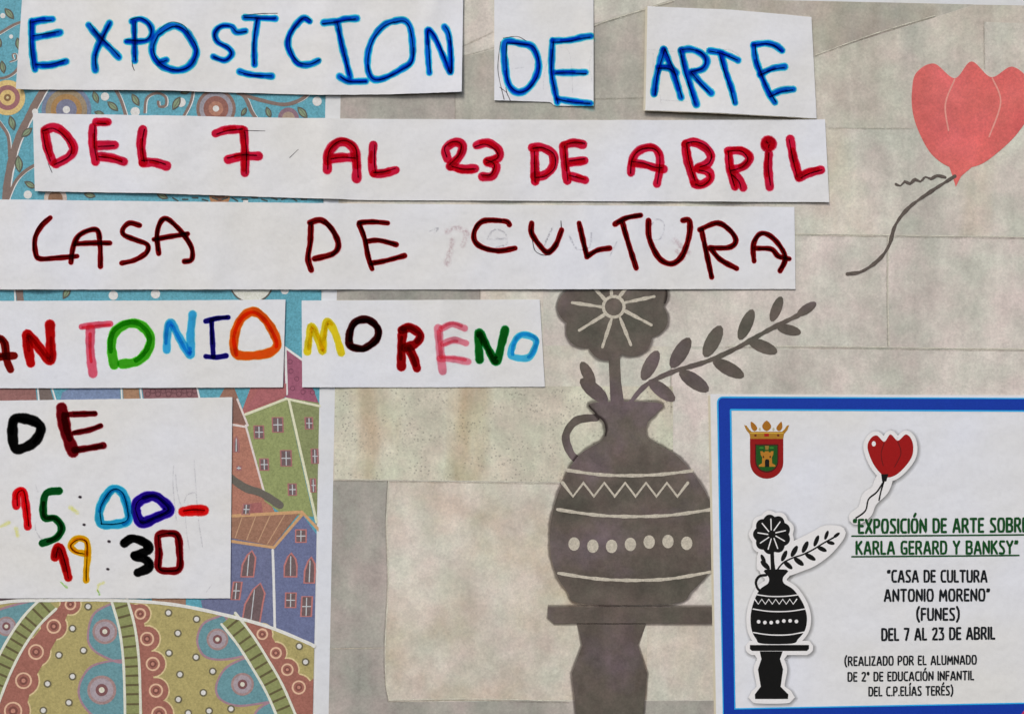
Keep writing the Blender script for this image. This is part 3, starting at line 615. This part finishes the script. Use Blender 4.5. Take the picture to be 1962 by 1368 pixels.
# 4: DEL 7 AL 23 DE ABRIL
s4 = Strip("paper_strip", [(64, 218), (640, 228), (1200, 231), (1580, 230)], [(68, 367), (300, 371), (700, 384), (1588, 388)], und(H_BASE + .0001, .0004, 4, lambda x, y: .0006 * max(0, (x - 1400) / 180) ** 2), "long white strip lettered DEL 7 AL 23 DE ABRIL in red marker", nx=170)
RD = marker((190, 30, 64), (200, 70, 100), .75, .16)
def rd(st, o, w=44, **kw): s4.glyph(st, RD, o, w * 1.06, pencil=3.6, jit=.09, **kw)
rd([[(257, 752), (275, 850), (302, 925)], [(258, 745), (310, 728), (370, 762), (420, 840), (395, 893), (320, 935)]], A, 44)
rd([[(530, 725), (530, 830), (545, 922)], dict(p=[(550, 697), (617, 697)], w=42), dict(p=[(562, 830), (655, 828)], w=48), dict(p=[(572, 892), (640, 902), (706, 922)], w=46)], A, 42)
rd([[(815, 740), (805, 830), (817, 925)], [(817, 930), (880, 928), (950, 948)]], A, 46)
rd([[(1228, 762), (1290, 742), (1375, 738)], [(1388, 745), (1395, 860), (1395, 985)], [(1300, 910), (1380, 892), (1472, 890)]], A, 42, name="digit")
rd([[(380, 970), (385, 880), (430, 822), (480, 812), (530, 850), (545, 940), (545, 1018)], [(395, 908), (460, 900), (528, 898)]], B, 46)
rd([[(640, 828), (633, 920), (640, 985)], [(645, 992), (700, 988), (768, 970)]], B, 42)
rd([[(1062, 905), (1052, 850), (1105, 812), (1148, 832), (1132, 890), (1078, 948)], [(1085, 948), (1150, 965), (1218, 962)]], B, 44, name="digit")
rd([[(1228, 830), (1290, 816), (1350, 850), (1355, 898), (1290, 922)], [(1290, 925), (1340, 950), (1318, 1005), (1262, 1008)]], B, 42, name="digit")
rd([[(1558, 855), (1560, 950), (1562, 1035)], [(1545, 843), (1600, 842), (1662, 880), (1662, 950), (1615, 998), (1560, 1008)]], B, 44)
rd([[(1722, 835), (1730, 930), (1745, 1030)], [(1728, 828), (1780, 815), (1832, 825)], [(1745, 928), (1842, 916)], [(1770, 1005), (1846, 1027)]], B, 42)
rd([[(620, 985), (628, 910), (670, 858), (740, 842), (780, 880), (785, 960), (768, 1048)], [(632, 930), (700, 940), (760, 958), (805, 965)]], Cc, 40)
rd([[(930, 825), (945, 920), (980, 1035)], [(932, 820), (980, 812), (1040, 840), (1075, 890), (1055, 935), (1005, 958)], [(1005, 962), (1060, 980), (1070, 1020), (1025, 1052), (985, 1048)]], Cc, 44)
rd([[(1175, 875), (1185, 970), (1210, 1066)], [(1172, 862), (1250, 862), (1295, 900), (1262, 948), (1192, 972)], [(1200, 990), (1240, 1030), (1258, 1070)]], Cc, 42)
rd([[(1400, 815), (1412, 822)], [(1405, 815), (1398, 828)], dict(p=[(1405, 880), (1400, 960), (1410, 1066)], w=46)], Cc, 66)
rd([[(1527, 795), (1545, 900), (1575, 1005)], [(1578, 1012), (1630, 987), (1700, 970)]], Cc, 44)
s4.mark([[(1390, 745), (1510, 748)], [(1650, 900), (1700, 852)], [(275, 930), (298, 985)]], 1.6, PENC, org=A, k=K)
# 5: CASA DE CULTURA
s5 = Strip("paper_strip", [(-60, 382), (620, 390), (1100, 394), (1522, 397)], [(-60, 555), (700, 555), (1524, 554)], und(H_BASE + .0001, .00038, 5, lambda x, y: .0005 * gauss(x, 1050, 60)), "widest white strip lettered CASA DE CULTURA in dark red marker", nx=180)
DR = marker((104, 4, 10), (196, 30, 44), .45, .14)
def dr(st, o, w=27): s5.glyph(st, DR, o, w, pencil=2.2, jit=.10)
dr([[(290, 112), (240, 160), (205, 230), (208, 310), (232, 345), (330, 340), (440, 330)]], D)
dr([[(405, 365), (420, 270), (460, 205), (550, 180), (570, 260), (573, 388)], [(430, 260), (520, 255), (628, 255)]], D)
dr([[(795, 155), (740, 142), (702, 175), (708, 210), (780, 240), (840, 265), (835, 310), (770, 352), (695, 370)]], D)
dr([[(905, 315), (895, 210), (915, 137), (950, 117), (1010, 165), (1060, 225), (1095, 290), (1092, 350), (1052, 360)], [(878, 235), (960, 220), (1070, 203)]], D)
dr([[(1772, 150), (1768, 250), (1755, 340), (1773, 408)], [(1765, 140), (1830, 126), (1890, 175), (1928, 260), (1900, 315), (1792, 345)]], D, 30)
dr([[(560, 150), (590, 230), (610, 330), (633, 403)], [(560, 140), (640, 135), (722, 142)], [(602, 247), (670, 240), (770, 264)], [(628, 370), (700, 358), (818, 327)]], E)
dr([[(1415, 152), (1390, 132), (1270, 130), (1220, 180), (1216, 240), (1260, 280), (1350, 300), (1448, 285)]], E, 28)
dr([[(55, 143), (55, 200), (100, 268), (145, 308), (190, 270), (225, 182)]], F, 29)
dr([[(325, 143), (345, 230), (370, 335)], [(378, 328), (430, 297), (498, 285)]], F, 28)
dr([[(530, 148), (590, 115), (675, 98)], [(572, 140), (600, 240), (650, 398)]], F, 28)
dr([[(720, 128), (725, 230), (780, 340), (850, 373), (910, 330), (950, 220), (953, 130), (915, 127)]], F, 30)
dr([[(1022, 182), (1050, 310), (1080, 450)], [(1012, 180), (1110, 142), (1180, 180), (1218, 240), (1180, 280), (1070, 283)], [(1078, 292), (1130, 350), (1222, 400)]], F, 28)
dr([[(1322, 358), (1317, 270), (1350, 207), (1400, 207), (1460, 260), (1500, 340), (1470, 413)], [(1330, 285), (1420, 290), (1460, 330), (1522, 345)]], F, 27)
SM = film("smudged_red_ink", (176, 160, 166), PAPER, True, 0.3, 0.5, 200)
s5.mark([[(1060, 190), (1110, 170), (1170, 200), (1150, 270)], [(1090, 240), (1080, 300), (1060, 370)]], 14, SM, "ink_smudge", E, K); s5.mark([[(870, 240), (910, 280), (950, 310)], [(880, 300), (920, 340)]], 13, SM, "ink_smudge", F, K)
s5.mark([[(1290, 230), (1330, 180), (1390, 200), (1400, 260), (1340, 280)], [(1290, 235), (1395, 232)], [(1620, 250), (1660, 170)], [(1760, 220), (1800, 290), (1870, 280), (1880, 200)], [(960, 190), (1010, 170), (990, 200)]], 4, org=E, k=K)
s5.mark([[(740, 240), (790, 230), (810, 150), (770, 120), (740, 150)], [(500, 330), (540, 250)], [(130, 270), (170, 170)]], 3.4, org=F, k=K)
s5.mark([[(60, 240), (75, 300), (120, 325), (160, 322)], [(222, 130), (224, 165)]], 2.2, PENC, org=F, k=K)
# 6: ANTONIO
s6 = Strip("paper_strip", [(-70, 577), (300, 576), (547, 574)], [(-70, 744), (300, 743), (542, 742)], und(H_BASE, .0003, 6), "white strip with multicoloured letters ANTONIO, ending in an orange O", nx=80, mat=M_PAPER_B)
def col(s, st, core, fr, o, w, label, name="letter", pencil=None, streak=.25): s.glyph(st, marker(core, fr, streak, .13), o, w, name, label, pencil)
col(s6, [[(-60, 970), (-40, 880), (-10, 800), (25, 825), (38, 920), (60, 975)], [(-45, 905), (20, 900), (80, 896)]], (108, 14, 10), (150, 40, 34), D, 40, "dark red letter A cut by the picture edge")
col(s6, [[(175, 938), (160, 850), (155, 772), (215, 840), (285, 925), (288, 830), (285, 720)]], (164, 12, 12), (214, 40, 50), D, 50, "red letter N")
col(s6, [dict(p=[(465, 732), (550, 722), (628, 715)], w=34), [(515, 740), (515, 870), (530, 998)]], (206, 88, 110), (226, 130, 150), D, 46, "pink letter T")
col(s6, [[(650, 948), (635, 840), (655, 762), (725, 715), (800, 722), (857, 790), (840, 870), (780, 928), (695, 943)]], (58, 152, 28), (80, 204, 40), D, 48, "bright green letter O")
col(s6, [[(950, 863), (955, 760), (975, 707), (1020, 790), (1085, 893), (1085, 780), (1097, 662)]], (54, 156, 206), (90, 200, 240), D, 42, "light blue letter N")
col(s6, [[(1172, 700), (1230, 685), (1300, 678)], [(1205, 700), (1210, 800), (1215, 905)], [(1172, 900), (1230, 905), (1288, 896)]], (18, 12, 96), (60, 60, 190), D, 26, "navy letter I")
col(s6, [dict(p=[(1350, 888), (1335, 790), (1372, 690), (1440, 645), (1510, 690), (1570, 790), (1572, 850), (1500, 888)], c=True)], (214, 76, 18), (240, 140, 20), D, 46, "orange letter O")
# 7: MORENO
s7 = Strip("paper_strip", [(578, 576), (800, 575), (1034, 574)], [(579, 742), (820, 742), (1044, 741)], und(H_BASE, .0003, 7, lambda x, y: .0008 * gauss(x, 850, 26) * (0.5 + .5 * math.cos((y - 590) * .02))), "white strip with multicoloured letters MORENO, starting with a yellow M", nx=80, mat=M_PAPER_B)
col(s7, [[(265, 873), (275, 790), (287, 728), (320, 790), (352, 873), (355, 790), (377, 702), (420, 760), (458, 880)]], (222, 186, 36), (240, 210, 60), E, 38, "yellow letter M")
col(s7, [dict(p=[(507, 835), (507, 760), (540, 702), (610, 692), (665, 740), (658, 800), (600, 848), (560, 855)], c=True)], (46, 2, 6), (90, 20, 24), E, 38, "blackish maroon letter O")
col(s7, [[(800, 958), (800, 850), (808, 752)], [(800, 750), (850, 737), (907, 780), (880, 828), (820, 850)], [(842, 855), (870, 910), (888, 968)]], (130, 8, 12), (190, 40, 50), E, 46, "dark red letter R")
col(s7, [[(1010, 742), (1020, 860), (1035, 985)], dict(p=[(1030, 742), (1090, 717), (1160, 740)], w=34), dict(p=[(1040, 828), (1100, 807), (1168, 825)], w=34), dict(p=[(1020, 912), (1100, 915), (1180, 930)], w=36)], (216, 122, 140), (230, 156, 170), E, 44, "pale pink letter E")
col(s7, [[(1245, 918), (1240, 765), (1290, 850), (1340, 928), (1370, 830), (1390, 748)]], (14, 88, 26), (30, 160, 90), E, 42, "dark green letter N")
col(s7, [dict(p=[(1430, 900), (1430, 850), (1460, 792), (1502, 777), (1562, 802), (1560, 850), (1520, 908)], c=True)], (66, 168, 214), (60, 200, 236), E, 34, "light blue letter O")
# 8: card
s8 = Strip("paper_card", [(-90, 769), (445, 761)], [(-90, 1146), (441, 1146)], und(H_BASE - .0002, .0003, 8), "square white card with the times 15:00-19:30 in coloured markers, on the village print", nx=70, ny=50, group=None)
col(s8, [dict(p=[(85, 352), (70, 260), (80, 190), (130, 182), (205, 205), (232, 245), (200, 310), (140, 348)], c=True)], (8, 6, 6), (70, 70, 70), G, 52, "black letter D", streak=.1)
col(s8, [dict(p=[(350, 122), (372, 250), (415, 370)], w=62), dict(p=[(385, 160), (470, 157), (540, 155)], w=30), dict(p=[(420, 265), (510, 247), (573, 224)], w=28), dict(p=[(425, 362), (510, 350), (588, 336)], w=34)], (96, 8, 16), (150, 40, 50), G, 40, "dark maroon letter E")
col(s8, [[(92, 680), (95, 612), (130, 598), (148, 700), (157, 798)]], (206, 24, 36), (226, 90, 100), G, 42, "red digit 1", "digit", 2.5, .6)
col(s8, [[(335, 595), (258, 615), (250, 742), (312, 752), (350, 805), (320, 862), (240, 893)]], (10, 74, 28), (40, 140, 80), G, 38, "green digit 5", "digit", None, .5)
col(s8, [dict(p=[(575, 780), (570, 690), (635, 588), (695, 605), (728, 700), (725, 765), (650, 785)], c=True)], (40, 150, 190), (80, 200, 230), G, 46, "cyan digit 0", "digit", 2.5, .7)
col(s8, [dict(p=[(772, 700), (795, 650), (870, 625), (930, 660), (962, 708), (880, 750), (805, 775)], c=True)], (34, 14, 130), (90, 50, 200), G, 54, "violet blue digit 0", "digit", 2.5, .6)
col(s8, [[(1042, 713), (1100, 706), (1160, 706)]], (206, 22, 24), (230, 80, 80), G, 54, "red dash", "dash", 2, .4)
col(s8, [[(312, 972), (325, 915), (345, 925), (368, 1010), (388, 1088)]], (170, 14, 16), (214, 60, 50), G, 46, "dark red digit 1", "digit", 2, .5)
col(s8, [[(485, 952), (430, 940), (402, 905), (440, 867), (490, 880), (500, 950), (490, 1050), (490, 1103)]], (206, 150, 16), (226, 190, 60), G, 34, "mustard yellow digit 9", "digit", 2.2, .6)
col(s8, [[(708, 892), (755, 866), (825, 890), (845, 930), (765, 962)], [(770, 968), (835, 990), (848, 1030), (785, 1060)]], (8, 6, 8), (60, 60, 60), G, 46, "black digit 3", "digit", None, .1)
col(s8, [dict(p=[(900, 852), (955, 836), (1010, 850), (1022, 940), (1020, 1035), (960, 1050), (903, 1035), (905, 950)], c=True)], (110, 6, 14), (170, 40, 50), G, 38, "maroon digit 0", "digit", 1.5, .3)
for x, y in [(455, 630), (478, 787), (620, 882), (613, 1040)]: s8.glyph([[(x - 2, y), (x + 3, y + 1)]], PENC, G, 16, "dot", second=False)
YM = film("yellow_marker_trace", (222, 210, 120), PAPER, True, .3, .3); GM = film("green_marker_trace", (120, 176, 60), PAPER, True, .3, .3)
s8.mark([[(0, 800), (50, 775)], [(90, 810), (100, 850)], [(400, 690), (440, 720)]], 9, YM, "marker_trace", G, K); s8.mark([[(590, 1118), (560, 1130), (555, 1165)]], 7, YM, "marker_trace", G, K)
s8.mark([[(556, 1160), (566, 1186)], [(345, 1115), (380, 1145)]], 5, GM, "marker_trace", G, K)
s8.mark([[(990, 450), (985, 560), (1005, 760)], [(1105, 420), (1115, 560), (1130, 760), (1155, 920)], [(1000, 500), (1010, 600), (1030, 680)], [(1050, 660), (1065, 620), (1110, 605), (1120, 640)], [(1055, 730), (1065, 850), (1080, 930)], [(1175, 1170), (1205, 1130)], [(205, 770), (200, 810), (225, 860), (240, 870)], [(200, 560), (215, 600)]], 2.4, org=G, k=K)

# ------------------------------------------------------------------ printed notice
HN = 0.0012
nr = thing("printed_notice", (1700, 1420, 0), "white printed notice with blue border, town crest and capital lettering, lower right", "notice")
sheet("paper", [(1361, 755), (2120, 758)], [(1373, 1418), (2120, 1412)], flat(HN), mk_paper("notice_paper", (0.80, 0.82, 0.85), 5.0), nr, 30, 30)
sheet("backing_card", [(1357, 758), (2117, 761)], [(1369, 1421), (2117, 1415)], flat(HN - .00018), M_CREAM, nr, 30, 30)
HN += 2e-5
def nl(x): return 0
BLUE = prt((14, 50, 148), .07); CY = prt((40, 150, 208), .05)
def ringframe(name, o4, i4, mat, layer):
    mb = MB(); b = len(mb.v)
    n = len(o4)
    for x, y in o4 + i4: mb.v.append(W(x, y, HN + layer * 1.6e-5)); mb.d.append(0); mb.u.append(0); mb.w.append(0)
    for i in range(n): mb.f.append((i, (i + 1) % n, n + (i + 1) % n, n + i))
    return mb.build(name, mat, nr)
def rr_(x0, y0, x1, y1, xb, yb, xbr, ybr, r):    # outline with rounded top-left corner
    p = [(x0 + r * (1 - math.cos(a)), y0 + r * (1 - math.sin(a))) for a in [R(90 * i / 5) for i in range(6)]]
    return p + [(x1, y1), (xbr, ybr), (xb, yb)]
fo = rr_(1375, 761, 2106, 764, 1386, 1392, 2106, 1380, 10); fi = rr_(1400, 785, 2082, 788, 1408, 1357, 2082, 1344, 1)
ringframe("border", fo, fi, BLUE, 1)
L_("border_line", fo, 3, CY, nr, 2, closed=True, smooth=False, H0=HN, jit=0); L_("border_line", fi, 3.4, CY, nr, 2, closed=True, smooth=False, H0=HN, jit=0)
P_("red_corner", [(1952, 1375), (1968, 1352), (1990, 1350), (1990, 1384), (1950, 1384)], prt((200, 40, 60), .05), nr, 3, H0=HN)
# crest (10.1 zoom units per drawing unit)
cz = 1270 / 130.0
def cp(P): return [(1400 + x / cz, 790 + y / cz) for x, y in P]
def cpoly(name, P, c, layer, par=None, smooth=False): return P_(name, cp(P), prt(c, .06), nr, layer, par, smooth, None, HN)
shield = [(360, 480), (985, 480), (985, 940)] + [(675 + 310 * math.cos(a), 940 + 300 * math.sin(a)) for a in [R(180 * i / 14) for i in range(1, 14)]] + [(362, 940)]
crest = cpoly("crest_shield", shield, (128, 14, 14), 2)
def inset(P, k, cx=675, cy=860): return [(cx + (x - cx) * k, cy + (y - cy) * k) for x, y in P]
cpoly("shield_line", inset(shield, .70), (64, 8, 8), 3, crest); cpoly("shield_field", inset(shield, .635, 675, 855), (22, 72, 22), 4, crest)
cpoly("castle", [(525, 1015), (525, 985), (585, 950), (590, 840), (560, 790), (555, 725), (600, 725), (600, 745), (640, 745), (640, 725), (710, 725), (710, 745), (750, 745), (750, 725), (800, 725), (795, 790), (770, 840), (775, 950), (835, 985), (835, 1015)], (160, 108, 34), 5, crest)
cpoly("castle_turret", [(640, 625), (715, 625), (705, 700), (650, 700)], (130, 104, 44), 5, crest); cpoly("castle_gate", [(640, 1018), (640, 900), (660, 875), (700, 875), (722, 900), (722, 1018)], (10, 6, 4), 6, crest)
for x in (612, 738): cpoly("castle_window", disc_pts(x, 832, 15, 22, 10), (70, 40, 14), 6, crest)
for x in (575, 765): cpoly("garland", disc_pts(x, 662, 46, 18, 12), (48, 112, 40), 5, crest)
crown = cpoly("crest_crown", [(368, 495), (350, 400), (290, 330), (250, 235), (300, 250), (340, 310), (390, 360), (960, 360), (1010, 310), (1050, 250), (1095, 235), (1060, 330), (1000, 400), (982, 495)], (150, 108, 34), 4)
for P in ([(440, 350), (385, 290), (372, 180), (420, 190), (490, 270), (490, 320)], [(910, 350), (965, 290), (955, 180), (925, 190), (860, 270), (860, 320)], [(672, 350), (600, 300), (595, 230), (672, 150), (750, 230), (745, 300)]): cpoly("crown_leaf", P, (148, 96, 26), 5, crown, True)
cpoly("crown_rim", [(362, 378), (990, 378), (988, 396), (364, 396)], (190, 156, 60), 6, crown)
cpoly("crown_jewel", [(628, 395), (715, 395), (715, 450), (628, 450)], (150, 20, 24), 6, crown)
for x in (462, 888): cpoly("crown_jewel", disc_pts(x, 430, 24, 22, 10), (96, 34, 22), 6, crown)
for x in (545, 800): cpoly("crown_pearl", disc_pts(x, 315, 22, 30, 10), (170, 166, 140), 4, crown)
# stickers: plain vase and tulip with white rim and grey printed halo
HAL = film("printed_halo", (128, 128, 128), PAPER, True, .05); WP = prt((206, 206, 207), .03); BK = prt((5, 5, 6), .02)
def sticker(name, outlines, mats, rim, label):
    first = None
    outlines = [cr(p, 3, True) if len(p) > 8 else [(a[0] + (b[0] - a[0]) * q / 6, a[1] + (b[1] - a[1]) * q / 6) for a, b in zip(p, p[1:] + p[:1]) for q in range(6)] for p in outlines]
    for i, pts in enumerate(outlines):
        L_("printed_halo", [(x + 2, y + 2) for x, y in pts], rim * 2 + 12, HAL, nr, 2.0 + i * .3, smooth=False, closed=True, H0=HN, jit=0, vs=(-1, -.7, -.4, 0, .4, .7, 1))
    for i, pts in enumerate(outlines):
        q = P_(name if i == 0 else "white_rim", pts, WP, nr, 4 + i * .2, first, H0=HN, label=label if i == 0 else None); first = first or q
        L_("white_rim", pts, rim * 2, WP, nr, 4.1 + i * .2, first, smooth=False, closed=True, H0=HN, jit=0)
    return first
def sv(P): return [(1438 + (x - 1054) * .335, 985 + (y - 484) * .368) for x, y in P]
spray_o = sv([(1200, 780), (1222, 720), (1236, 672), (1300, 646), (1360, 620), (1430, 588), (1480, 564), (1560, 566), (1572, 590), (1530, 644), (1480, 690), (1410, 734), (1340, 760), (1262, 784)])
LEGS = [(x, min(y, 1450)) for x, y in LEG]
leg2 = [(1106, 1196), (1238, 1196), (1222, 1236), (1240, 1290), (1226, 1380), (1270, 1420), (1268, 1444), (1080, 1444), (1078, 1420), (1112, 1380), (1096, 1290), (1116, 1236)]
st = sticker("vase_sticker_print", [sv(BLOOM[::5]), sv(STEM), spray_o, sv([(1112, 760), (1150, 776), (1150, 730), (1116, 690)]), sv(VASE), sv(TOP), sv(leg2)], None, 8, "black vase of flowers on a stool, white rimmed")
P_("flower", sv(BLOOM), BK, nr, 7, st, H0=HN); P_("stem", sv(STEM), BK, nr, 7, st, H0=HN); P_("vase", sv(VASE), BK, nr, 7.4, st, True, H0=HN, step=3); P_("stool_top", sv(TOP), BK, nr, 7, st, H0=HN); P_("stool_leg", sv(leg2), BK, nr, 7, st, H0=HN)
for a in LEAFLETS + LEAFLETS_L: P_("leaf", sv(oval(*a)), BK, nr, 7.2, st, H0=HN)
L_("spray_stem", sv(SPRAY), 3, BK, nr, 7.6, st, H0=HN); L_("handle", sv(HANDLE), 5, BK, nr, 7.6, st, H0=HN)
for p in PETALS: L_("petal_line", sv(p), 2.2, WP, nr, 9, st, H0=HN)
L_("vase_line", sv(ZIG), 2.2, WP, nr, 9, st, smooth=False, H0=HN)
for p in BANDS: L_("vase_line", sv(p), 2.2, WP, nr, 9, st, H0=HN)
for x, y in DOTS: P_("vase_dot", disc_pts(*sv([(x, y)])[0], 3.6, n=10), WP, nr, 9, st, H0=HN)
tul_s = [(1662, 858), (1668, 840), (1680, 834), (1694, 846), (1706, 832), (1720, 844), (1736, 832), (1748, 846), (1748, 872), (1732, 896), (1712, 912), (1694, 912), (1674, 890)]
stm = [(1694, 920), (1680, 942), (1664, 956), (1658, 978), (1640, 992)]
stmo = [(1688, 914), (1702, 916), (1694, 940), (1672, 962), (1662, 984), (1642, 997), (1634, 990), (1652, 974), (1660, 950), (1676, 938)]
st2 = sticker("tulip_sticker_print", [tul_s, stmo], None, 8, "red tulip, white rimmed")
P_("tulip_head", tul_s, prt((138, 14, 14), .05), nr, 7, st2, True, H0=HN, step=3)
L_("petal_line", [[(1694, 848), (1688, 870), (1692, 892)], [(1720, 846), (1726, 868), (1714, 894)]], 2, prt((96, 8, 10), .05), nr, 8, st2, H0=HN)
P_("petal_sheen", disc_pts(1674, 850, 4, 5, 12), WP, nr, 8, st2, H0=HN)
L_("tulip_stem", stm, 3, BK, nr, 8, st2, H0=HN); L_("tulip_leaf", [(1694, 920), (1688, 940), (1684, 958)], 3, BK, nr, 8.2, st2, H0=HN); P_("tulip_base", [(1688, 908), (1702, 908), (1698, 922), (1690, 922)], BK, nr, 8.4, st2, H0=HN)
# condensed capitals: units 10 high, y down from the cap line
GL = {
 'A': (5.4, [[(0, 10), (2.3, 0), (3.1, 0), (5.4, 10)], [(1, 6.9), (4.4, 6.9)]]), 'B': (4.6, [[(0, 0), (0, 10)], [(0, 0), (3, 0), (4.2, 1.2), (4.2, 3.6), (3, 4.8), (0, 4.8)], [(3, 4.8), (4.5, 6), (4.5, 8.7), (3.2, 10), (0, 10)]]),
 'C': (4.0, [[(4, .6), (2.9, 0), (1.4, .2), (.3, 1.8), (0, 5), (.3, 8.2), (1.4, 9.8), (2.9, 10), (4, 9.4)]]), 'D': (4.6, [[(0, 0), (0, 10), (2.2, 10), (3.8, 9), (4.6, 6.5), (4.6, 3.5), (3.8, 1), (2.2, 0), (0, 0)]]),
 'E': (3.5, [[(3.5, 0), (0, 0), (0, 10), (3.5, 10)], [(0, 4.8), (3.1, 4.8)]]), 'F': (3.4, [[(3.4, 0), (0, 0), (0, 10)], [(0, 4.8), (3, 4.8)]]),
 'G': (4.6, [[(4.3, .8), (3, 0), (1.4, .2), (.3, 1.8), (0, 5), (.3, 8.2), (1.4, 9.8), (3.2, 10), (4.5, 9.2), (4.5, 5.4), (2.6, 5.4)]]), 'I': (0.1, [[(0, 0), (0, 10)]]),
 'K': (4.6, [[(0, 0), (0, 10)], [(4.2, 0), (.2, 5.2)], [(1.2, 4.2), (4.6, 10)]]), 'L': (3.3, [[(0, 0), (0, 10), (3.3, 10)]]), 'M': (6.0, [[(0, 10), (.5, 0), (3, 7), (5.5, 0), (6, 10)]]),
 'N': (4.8, [[(0, 10), (0, 0), (4.8, 10), (4.8, 0)]]), 'O': (5.0, [[(2.5, 0), (1, .5), (.2, 2.4), (0, 5), (.2, 7.6), (1, 9.5), (2.5, 10), (4, 9.5), (4.8, 7.6), (5, 5), (4.8, 2.4), (4, .5), (2.5, 0)]]),
 'P': (4.2, [[(0, 10), (0, 0), (2.8, 0), (4.1, 1.4), (4.1, 4.2), (2.8, 5.6), (0, 5.6)]]), 'R': (4.6, [[(0, 10), (0, 0), (2.8, 0), (4.1, 1.3), (4.1, 3.9), (2.8, 5.2), (0, 5.2)], [(2.2, 5.2), (4.6, 10)]]),
 'S': (4.0, [[(3.8, .7), (2.4, 0), (.8, .4), (.2, 1.9), (.6, 3.6), (3.2, 5.8), (4, 7.7), (3.3, 9.5), (1.8, 10), (.1, 9.3)]]), 'T': (4.6, [[(0, 0), (4.6, 0)], [(2.3, 0), (2.3, 10)]]),
 'U': (4.6, [[(0, 0), (0, 7.6), (.7, 9.4), (2.3, 10), (3.9, 9.4), (4.6, 7.6), (4.6, 0)]]), 'X': (4.8, [[(0, 0), (4.8, 10)], [(4.8, 0), (0, 10)]]), 'Y': (4.8, [[(0, 0), (2.4, 5), (4.8, 0)], [(2.4, 5), (2.4, 10)]]),
 'Z': (4.2, [[(.2, 0), (4, 0), (0, 10), (4.2, 10)]]), '7': (4.0, [[(0, 0), (4, 0), (1.4, 10)]]), '2': (4.2, [[(.2, 1.6), (1, .3), (2.3, 0), (3.6, .6), (4, 2.4), (3.4, 4.4), (0, 10), (4.2, 10)]]),
 '3': (4.2, [[(.2, 0), (3.9, 0), (1.7, 4), (3.4, 4.7), (4.2, 6.8), (3.4, 9.3), (1.8, 10), (.1, 9.5)]]), '(': (1.8, [[(1.8, -.8), (.3, 2), (0, 5), (.3, 8), (1.8, 10.8)]]), ')': (1.8, [[(0, -.8), (1.5, 2), (1.8, 5), (1.5, 8), (0, 10.8)]]),
 '.': (0.1, [[(0, 9.9), (.05, 9.9)]]), 'º': (1.7, [[(.85, .2), (.1, .8), (0, 1.6), (.2, 2.6), (.9, 3.1), (1.6, 2.5), (1.7, 1.5), (1.5, .7), (.85, .2)]]),
 '“': (1.9, [[(.5, 0), (0, 1.0), (.1, 2.0)], [(1.9, 0), (1.4, 1.0), (1.5, 2.0)]]), '”': (1.9, [[(.3, 0), (.5, .9), (0, 2.1)], [(1.7, 0), (1.9, .9), (1.4, 2.1)]]), ' ': (1.7, [])}
for a, b, x in (('Ó', 'O', 2.2), ('Í', 'I', -.3), ('É', 'E', 1.4)): GL[a] = (GL[b][0], GL[b][1] + [[(x, -1.5), (x + 1.1, -3.2)]])
def textline(txt, x0, x1, top0, base0, dy, mat, sw=1.75, gap=2.5):
    tot = sum(GL[c][0] for c in txt) + gap * (len(txt) - 1); k = (x1 - x0) / tot; h = (base0 - top0) / 10.0
    cur = 0; mb = MB(); n = 0; wid = sw * min(h, k * 1.3)
    for c in txt:
        gw, ss = GL[c]
        for s_ in ss:
            P = []
            for gx, gy in s_:
                x = x0 + (cur + gx) * k; t = (x - x0) / (x1 - x0)
                yy = min(max(gy, .6), 9.4) if 0 <= gy <= 10 else gy
                P.append((x, top0 + yy * h + dy * t))
            n += 1
            Q = [P[0]]
            for a, b in zip(P, P[1:]):
                m = max(1, int(math.dist(a, b) / 3))
                Q += [(a[0] + (b[0] - a[0]) * q / m, a[1] + (b[1] - a[1]) * q / m) for q in range(1, m + 1)]
            ribbon(mb, Q, wid, lambda x, y, n=n: HN + 1.6e-4 + n * 4e-7, False, False, 3, 0, True, TH)
        cur += gw + gap
    return mb.build("text_line", mat, nr)
GN = prt((8, 66, 28), .05); TK = prt((20, 24, 28), .04)
for a in [("“EXPOSICIÓN DE ARTE SOBRE", 1636, 1968, 994, 1022, -3, GN), ("KARLA GERARD Y BANKSY”", 1641, 1949, 1036, 1062, -1, GN), ("“CASA DE CULTURA", 1701, 1890, 1091.5, 1115, 0, TK), ("ANTONIO MORENO”", 1695, 1895, 1128, 1152, -1, TK), ("(FUNES)", 1757, 1837, 1164, 1188, 0, TK),
          ("DEL 7 AL 23 DE ABRIL", 1690, 1905, 1203, 1227, -3, TK), ("(REALIZADO POR EL ALUMNADO", 1619, 1870, 1257, 1275, -3, TK), ("DE 2º DE EDUCACIÓN INFANTIL", 1625, 1865, 1287, 1305, -3, TK), ("DEL C.P.ELÍAS TERÉS)", 1665, 1825, 1315, 1333, -2, TK)]: textline(*a)
L_("underline", [(1632, 1026.5), (1800, 1025.5), (1968, 1024)], 3, GN, nr, 9, H0=HN, jit=0); L_("underline", [(1632, 1066), (1800, 1064.8), (1952, 1063.4)], 3, GN, nr, 9, H0=HN, jit=0)
